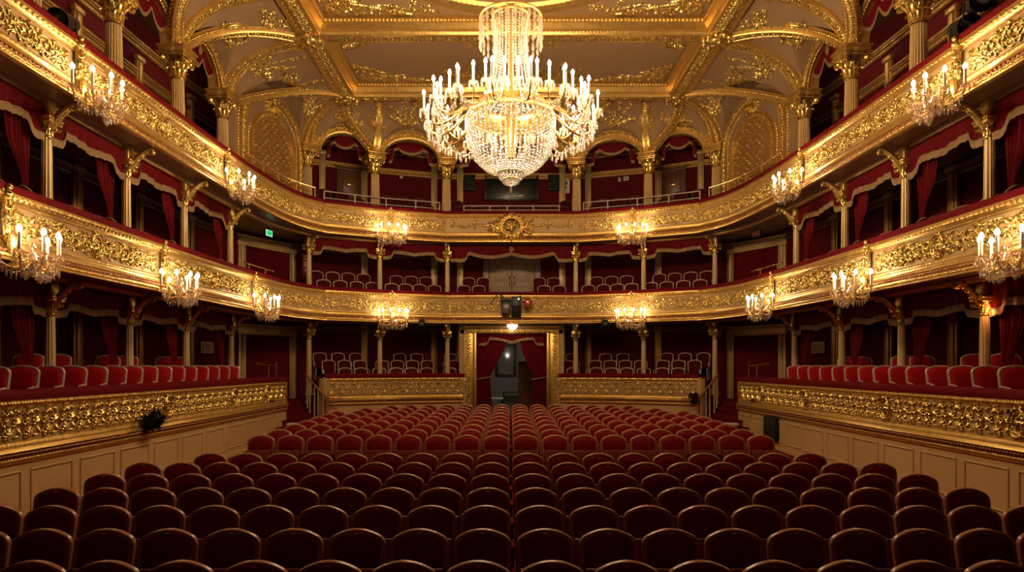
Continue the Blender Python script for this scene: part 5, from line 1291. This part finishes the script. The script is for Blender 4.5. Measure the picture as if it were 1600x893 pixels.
# shaggy black ball on the left stalls front
pm = thing('shaggy_lamp', 'black shaggy bristly ball clamped on the left stalls box front', 'lamp cover', (-6.9, 12.2, 1.2)); pm['kind'] = 'thing'
mb = MB(); c0 = np.array([-6.90, 12.2, 1.40]); mb.ball(c0, .15, 14, 10)
for k in range(420):
    d = RNG.normal(size=3); d /= np.linalg.norm(d); l = RNG.uniform(.2, .27); s_ = np.cross(d, (0.3, .5, .8)); s_ /= np.linalg.norm(s_); b = c0+d*.12; e = c0+d*l+RNG.normal(size=3)*.02
    mb.add([b+s_*.02, b-s_*.02, e], [(0, 1, 2)])
mb.build('bristles', BLACKM, pm, smooth=0)
MB().rbox((-6.98, 12.22, 1.20), (.16, .14, .03), .008).ball((-6.83, 12.1, 1.22), .03, 8, 6).build('clamp', BRASS, pm)
# loudspeaker let into the right dado, small bin on the right stair rail
sp = thing('dado_speaker', 'black rectangular loudspeaker set in the cream dado on the right', 'speaker', (7.05, 17.4, .25))
MB().rbox((7.03, 17.4, .72), (.14, .85, .62), .02).build('cabinet', BLACK, sp); MB().rbox((6.955, 17.4, .72), (.02, .76, .54), .01).build('grille', BLACKM, sp)
bn = thing('waste_bin', 'small black bin hanging at the foot of the right stair rail', 'bin', (5.86, 20.62, 1.2))
MB().lathe([(.10, .0), (.13, .30), (.145, .31), (.145, .35), (.12, .35), (.09, .02), (0, .02)], 16, (5.86, 20.62, 1.2)).build('bucket', BLACK, bn); MB().rbox((5.86, 20.74, 1.42), (.3, .05, .16), .01).build('hanger', BLACK, bn)
# ------------------------------------------------------------------ rails
def rail(name, label, pts, posts, r=.022, mat=BRASS, cat='rail', low=None, group=None):
    p = np.array(pts, float); t = thing(name, label, cat, tuple(p[len(p)//2]*[1, 1, 0]+[0, 0, min(q[2] for q in posts) if posts else p[0, 2]]), 0, group); t['kind'] = 'thing'
    MB().tube(p, r, 8).build('handrail', mat, t)
    if low is not None: MB().tube(low, r*.8, 8).build('lower_rail', mat, t)
    for x, y, z, z1 in [(q[0], q[1], q[2], q[3]) for q in posts]: MB().tube([(x, y, z), (x, y, z1)], r*1.1, 8).build('post', mat, t)
    return t
for sg in (1, -1):
    q = np.linspace(S(7.1, 17.3)+.1, SB-.2, 30); q = q if sg > 0 else P.L-q
    p = xyz(P.at(q, -.22), 8.24); rail('brass_rail', f'brass guard rail before the niche on the {SN[sg]} side of the gallery', p, [(*P.at(q[k], -.22), Z_UP+.12, 8.24) for k in (2, 9, 16, 23, 29)])
    q = np.linspace(SB+.05, sCe-.15, 24); q = q if sg > 0 else P.L-q
    rail('white_rail', f'low white guard rail on the upper gallery ledge, {SN[sg]} of the crest', xyz(P.at(q, -.3), 8.22), [(*P.at(q[k], -.3), Z_UP+.12, 8.22) for k in (0, 6, 12, 18, 23)], .02, WHITEP, low=xyz(P.at(q, -.3), 8.0))
    q = np.linspace(S(7.1, 17.3)+.15, S(6.9, 19.1), 8); q = q if sg > 0 else P.L-q
    rail('short_brass_rail', f'short dark rail on the first tier ledge at the {SN[sg]} corner exit', xyz(P.at(q, -.25), 5.25), [(*P.at(q[k], -.25), Z_MID+.12, 5.25) for k in (1, 5)], .018, BRASS)
    # stalls: rail on the end of the box front, and the stair rail
    e = [(sg*7.32, 18.2), (sg*7.25, 19.0), (sg*7.3, 19.75)]
    rail('box_end_rail', f'thin rail with a brass post at the end of the {SN[sg]} stalls box', [(*e[0], 2.5), (*e[1], 2.46), (*e[2], 2.42)], [(*e[1], 2.08, 2.44), (*e[2], 2.08, 2.56)], .02, BRASS)
    st = thing('stair_handrail', f'dark wooden stair handrail with turned balusters, {SN[sg]} of the back boxes', 'handrail', (sg*6.3, 20.9, .6)); st['kind'] = 'thing'
    hp = catmull([(sg*6.80, 21.10, 2.14), (sg*6.70, 21.03, 2.06), (sg*6.35, 20.82, 1.72), (sg*5.98, 20.66, 1.42), (sg*5.72, 20.58, 1.37), (sg*5.5, 20.6, 1.38), (sg*5.48, 20.62, 1.24)], 8)
    MB().tube(hp, .04, 8, flat=.7).build('handrail', WOODF, st)
    for k in range(7):
        q = hp[int(4+k*3.4)]; zb = max(.35, 1.27-(k+.6)*.15)
        MB().lathe([(.03, 0), (.03, .08), (.018, .12), (.03, (q[2]-zb)*.4), (.016, (q[2]-zb)*.7), (.026, q[2]-zb-.04), (.02, q[2]-zb)], 8, (q[0], q[1], zb)).build('baluster', COLM, st)
    MB().lathe([(.07, 0), (.07, .5), (.05, .55), (.065, .7), (.045, .95), (.07, 1.0), (.07, 1.04), (0, 1.12)], 12, (sg*5.98, 20.66, .33)).build('newel_post', WOODF, st)
q = np.linspace(sCe+.62, P.L-sCe-.62, 12)
rail('white_rail', 'low white guard rail on the upper gallery ledge, above the central crest', xyz(P.at(q, -.3), 8.12), [(*P.at(q[k], -.3), Z_UP+.12, 8.12) for k in (0, 3, 6, 8, 11)], .02, WHITEP, low=xyz(P.at(q, -.3), 7.97))
# ------------------------------------------------------------------ signs and small wall things
def text(body, size, loc, rz, mat, parent, name='lettering'):
    c = bpy.data.curves.new(name, 'FONT'); c.body = body; c.size = size; c.align_x = 'CENTER'; c.align_y = 'CENTER'; c.extrude = .002; c.offset = .004 if name == 'character' else 0
    o = bpy.data.objects.new(name, c); COL.objects.link(o); c.materials.append(mat); o.parent = parent
    o.location = Vector(loc)-Vector(root_loc(parent)); o.rotation_euler = (PI/2, 0, rz)
    me = bpy.data.meshes.new_from_object(o.evaluated_get(bpy.context.evaluated_depsgraph_get())); r = bpy.data.objects.new(name, me); COL.objects.link(r)
    r.parent = parent; r.location = o.location; r.rotation_euler = o.rotation_euler; bpy.data.objects.remove(o); return r
q = s_px(419, -.9, sc, P.L)
for sg in (-1, 1):
    s = q if sg < 0 else P.L-q; p = P.at(s, -.9); n = P.n(s); rz = math.atan2(n[1], n[0])+PI/2; nn = np.array([*n, 0])
    if sg < 0:
        ex = thing('exit_sign', 'lit green exit sign hanging under the gallery at the left corner exit', 'exit sign', (*p, 6.45)); ex['kind'] = 'thing'
        MB().rbox((*p, 6.56), (.34, .07, .22), .01, rz).build('case', BLACK, ex)
        MB().rbox((*(p+n*.038), 6.56), (.31, .012, .19), .004, rz).build('lit_border', glow('sign_white', (.55, 1, .6), .75), ex)
        MB().rbox((*(p+n*.046), 6.565), (.26, .012, .145), .004, rz).build('green_panel', glow('sign_green', (.03, .75, .22), .9), ex)
        d = np.array([math.cos(rz), math.sin(rz)]); a = p+n*.054
        mb = MB(); mb.rbox((*(a+d*.055), 6.56), (.02, .006, .13), .002, rz); mb.rbox((*(a-d*.02), 6.56), (.012, .006, .09), .002, rz); mb.ball((*(a-d*.02), 6.615), .012, 8, 6); mb.rbox((*(a-d*.045), 6.575), (.05, .006, .012), .002, rz); mb.rbox((*(a-d*.05), 6.52), (.012, .006, .06), .002, rz)
        mb.build('running_figure', node_mat('sign_dark', (.01, .10, .04), 0, .5, var=.1), ex)
        MB().tube([(*p, 6.66), (*p, SO_UP+.04)], .012, 6).build('hanger', BLACK, ex)
    else:
        ex = thing('exit_sign', 'unlit dark exit sign hanging under the gallery at the right corner exit', 'exit sign', (*p, 6.45)); ex['kind'] = 'thing'
        MB().rbox((*p, 6.56), (.36, .06, .22), .01, rz).build('case', node_mat('sign_brown', (.05, .012, .008), 0, .5, var=.2), ex)
        text('EXIT', .15, (*(p+n*.034), 6.56), rz, node_mat('sign_red', (.45, .09, .04), 0, .5, var=.1), ex)
        MB().tube([(*p, 6.66), (*p, SO_UP+.04)], .012, 6).build('hanger', BLACK, ex)
bx_, by_ = -7.02, 21.85
bn = thing('notice_banner', 'narrow red hanging notice with pale characters beside the left corner exit', 'notice', (bx_, by_, 5.55))
rzb = .35; MB().rbox((bx_, by_, 5.90), (.24, .015, .74), .005, rzb).build('board', node_mat('banner_red', (.40, .015, .02), 0, .7, var=.15), bn)
pk = node_mat('banner_pale', (.95, .72, .64), 0, .7, var=.05); no = np.array([math.sin(rzb), -math.cos(rzb)])*.012
for ch_, z_, sz in (('口', 6.10, .17), ('過', 5.88, .19), ('ル', 5.67, .16)): text(ch_, sz, (bx_+no[0], by_+no[1], z_), rzb, pk, bn, 'character')
po = thing('wall_poster', 'pale poster with a dark figure behind the column right of the booth', 'poster', (2.28, P.at(S(2.28, 22.5), -2.3)[1], 9.05)); s = S(2.1, 22.5); p = P.at(s, -2.31); n = P.n(s); rz = math.atan2(n[1], n[0])+PI/2
MB().rbox((*p, 9.42), (.34, .02, .62), .004, rz).build('sheet', PAPER, po)
MB().ball((*(p+n*.012), 9.5), .09, 12, 8, (1, .12, 1)).ball((*(p+n*.012), 9.32), .07, 12, 8, (1, .12, .8)).build('printed_figure', node_mat('poster_ink', (.10, .09, .08), 0, .8, var=.2), po)
for k, (px, z, w_, lab) in enumerate(((627, 9.62, .12, 'small white wall switch on the red gallery wall left of the booth'), (978, 9.52, .20, 'white wall panel on the red gallery wall right of the booth'), (968, 9.50, .10, 'narrow white switch beside the white panel on the gallery wall'))):
    s = s_px(px, -2.3); p = P.at(s, -2.31); n = P.n(s); rz = math.atan2(n[1], n[0])+PI/2
    t = thing('wall_switch', lab, 'switch', (*p, z-.08)); MB().rbox((*p, z), (w_, .03, .16), .008, rz).build('plate', PAPER, t); MB().rbox((*(p+n*.018), z), (w_*.4, .015, .07), .004, rz).build('rocker', FRINGE, t)
for sg in (1, -1):
    s = S(sg*6.95, 18.9); p = P.at(s, -2.28); n = P.n(s); rz = math.atan2(n[1], n[0])+PI/2
    t = thing('wall_notice', f'pale rectangular board on the back wall of the last {SN[sg]} stalls box', 'board', (*p, 2.78)); t['kind'] = 'thing'
    MB().rbox((*p, 2.98), (.62, .03, .34), .006, rz).build('board', DADO, t); MB().rbox((*(p+n*.02), 2.98), (.50, .012, .24), .004, rz).build('inset', CREAM, t)
    t = thing('usher_stool', f'low white topped stool at the foot of the {SN[sg]} stairs', 'stool', (sg*6.42, 19.15, FLOOR(19.15)))
    z = FLOOR(19.15); MB().rbox((sg*6.42, 19.15, z+.47), (.62, .3, .06), .015).build('top', PAPER, t)
    for a in (-1, 1):
        for b in (-1, 1): MB().tube([(sg*6.42+a*.26, 19.15+b*.1, z), (sg*6.42+a*.25, 19.15+b*.1, z+.45)], .016, 6).build('leg', BLACK, t)
# ------------------------------------------------------------------ light
w = bpy.data.worlds.new('world'); scene.world = w; w.use_nodes = True
w.node_tree.nodes['Background'].inputs[0].default_value = (1, .62, .32, 1); w.node_tree.nodes['Background'].inputs[1].default_value = .006
scene.view_settings.view_transform = 'Standard'; scene.view_settings.look = 'None'; scene.view_settings.exposure = .30; scene.view_settings.gamma = 1
scene.view_settings.use_curve_mapping = False
c = scene.cycles; c.max_bounces = 6; c.diffuse_bounces = 3; c.glossy_bounces = 3; c.transmission_bounces = 3; c.transparent_max_bounces = 24
c.sample_clamp_indirect = 4; c.sample_clamp_direct = 0; c.use_denoising = True; c.caustics_reflective = False; c.caustics_refractive = False
c.blur_glossy = .5
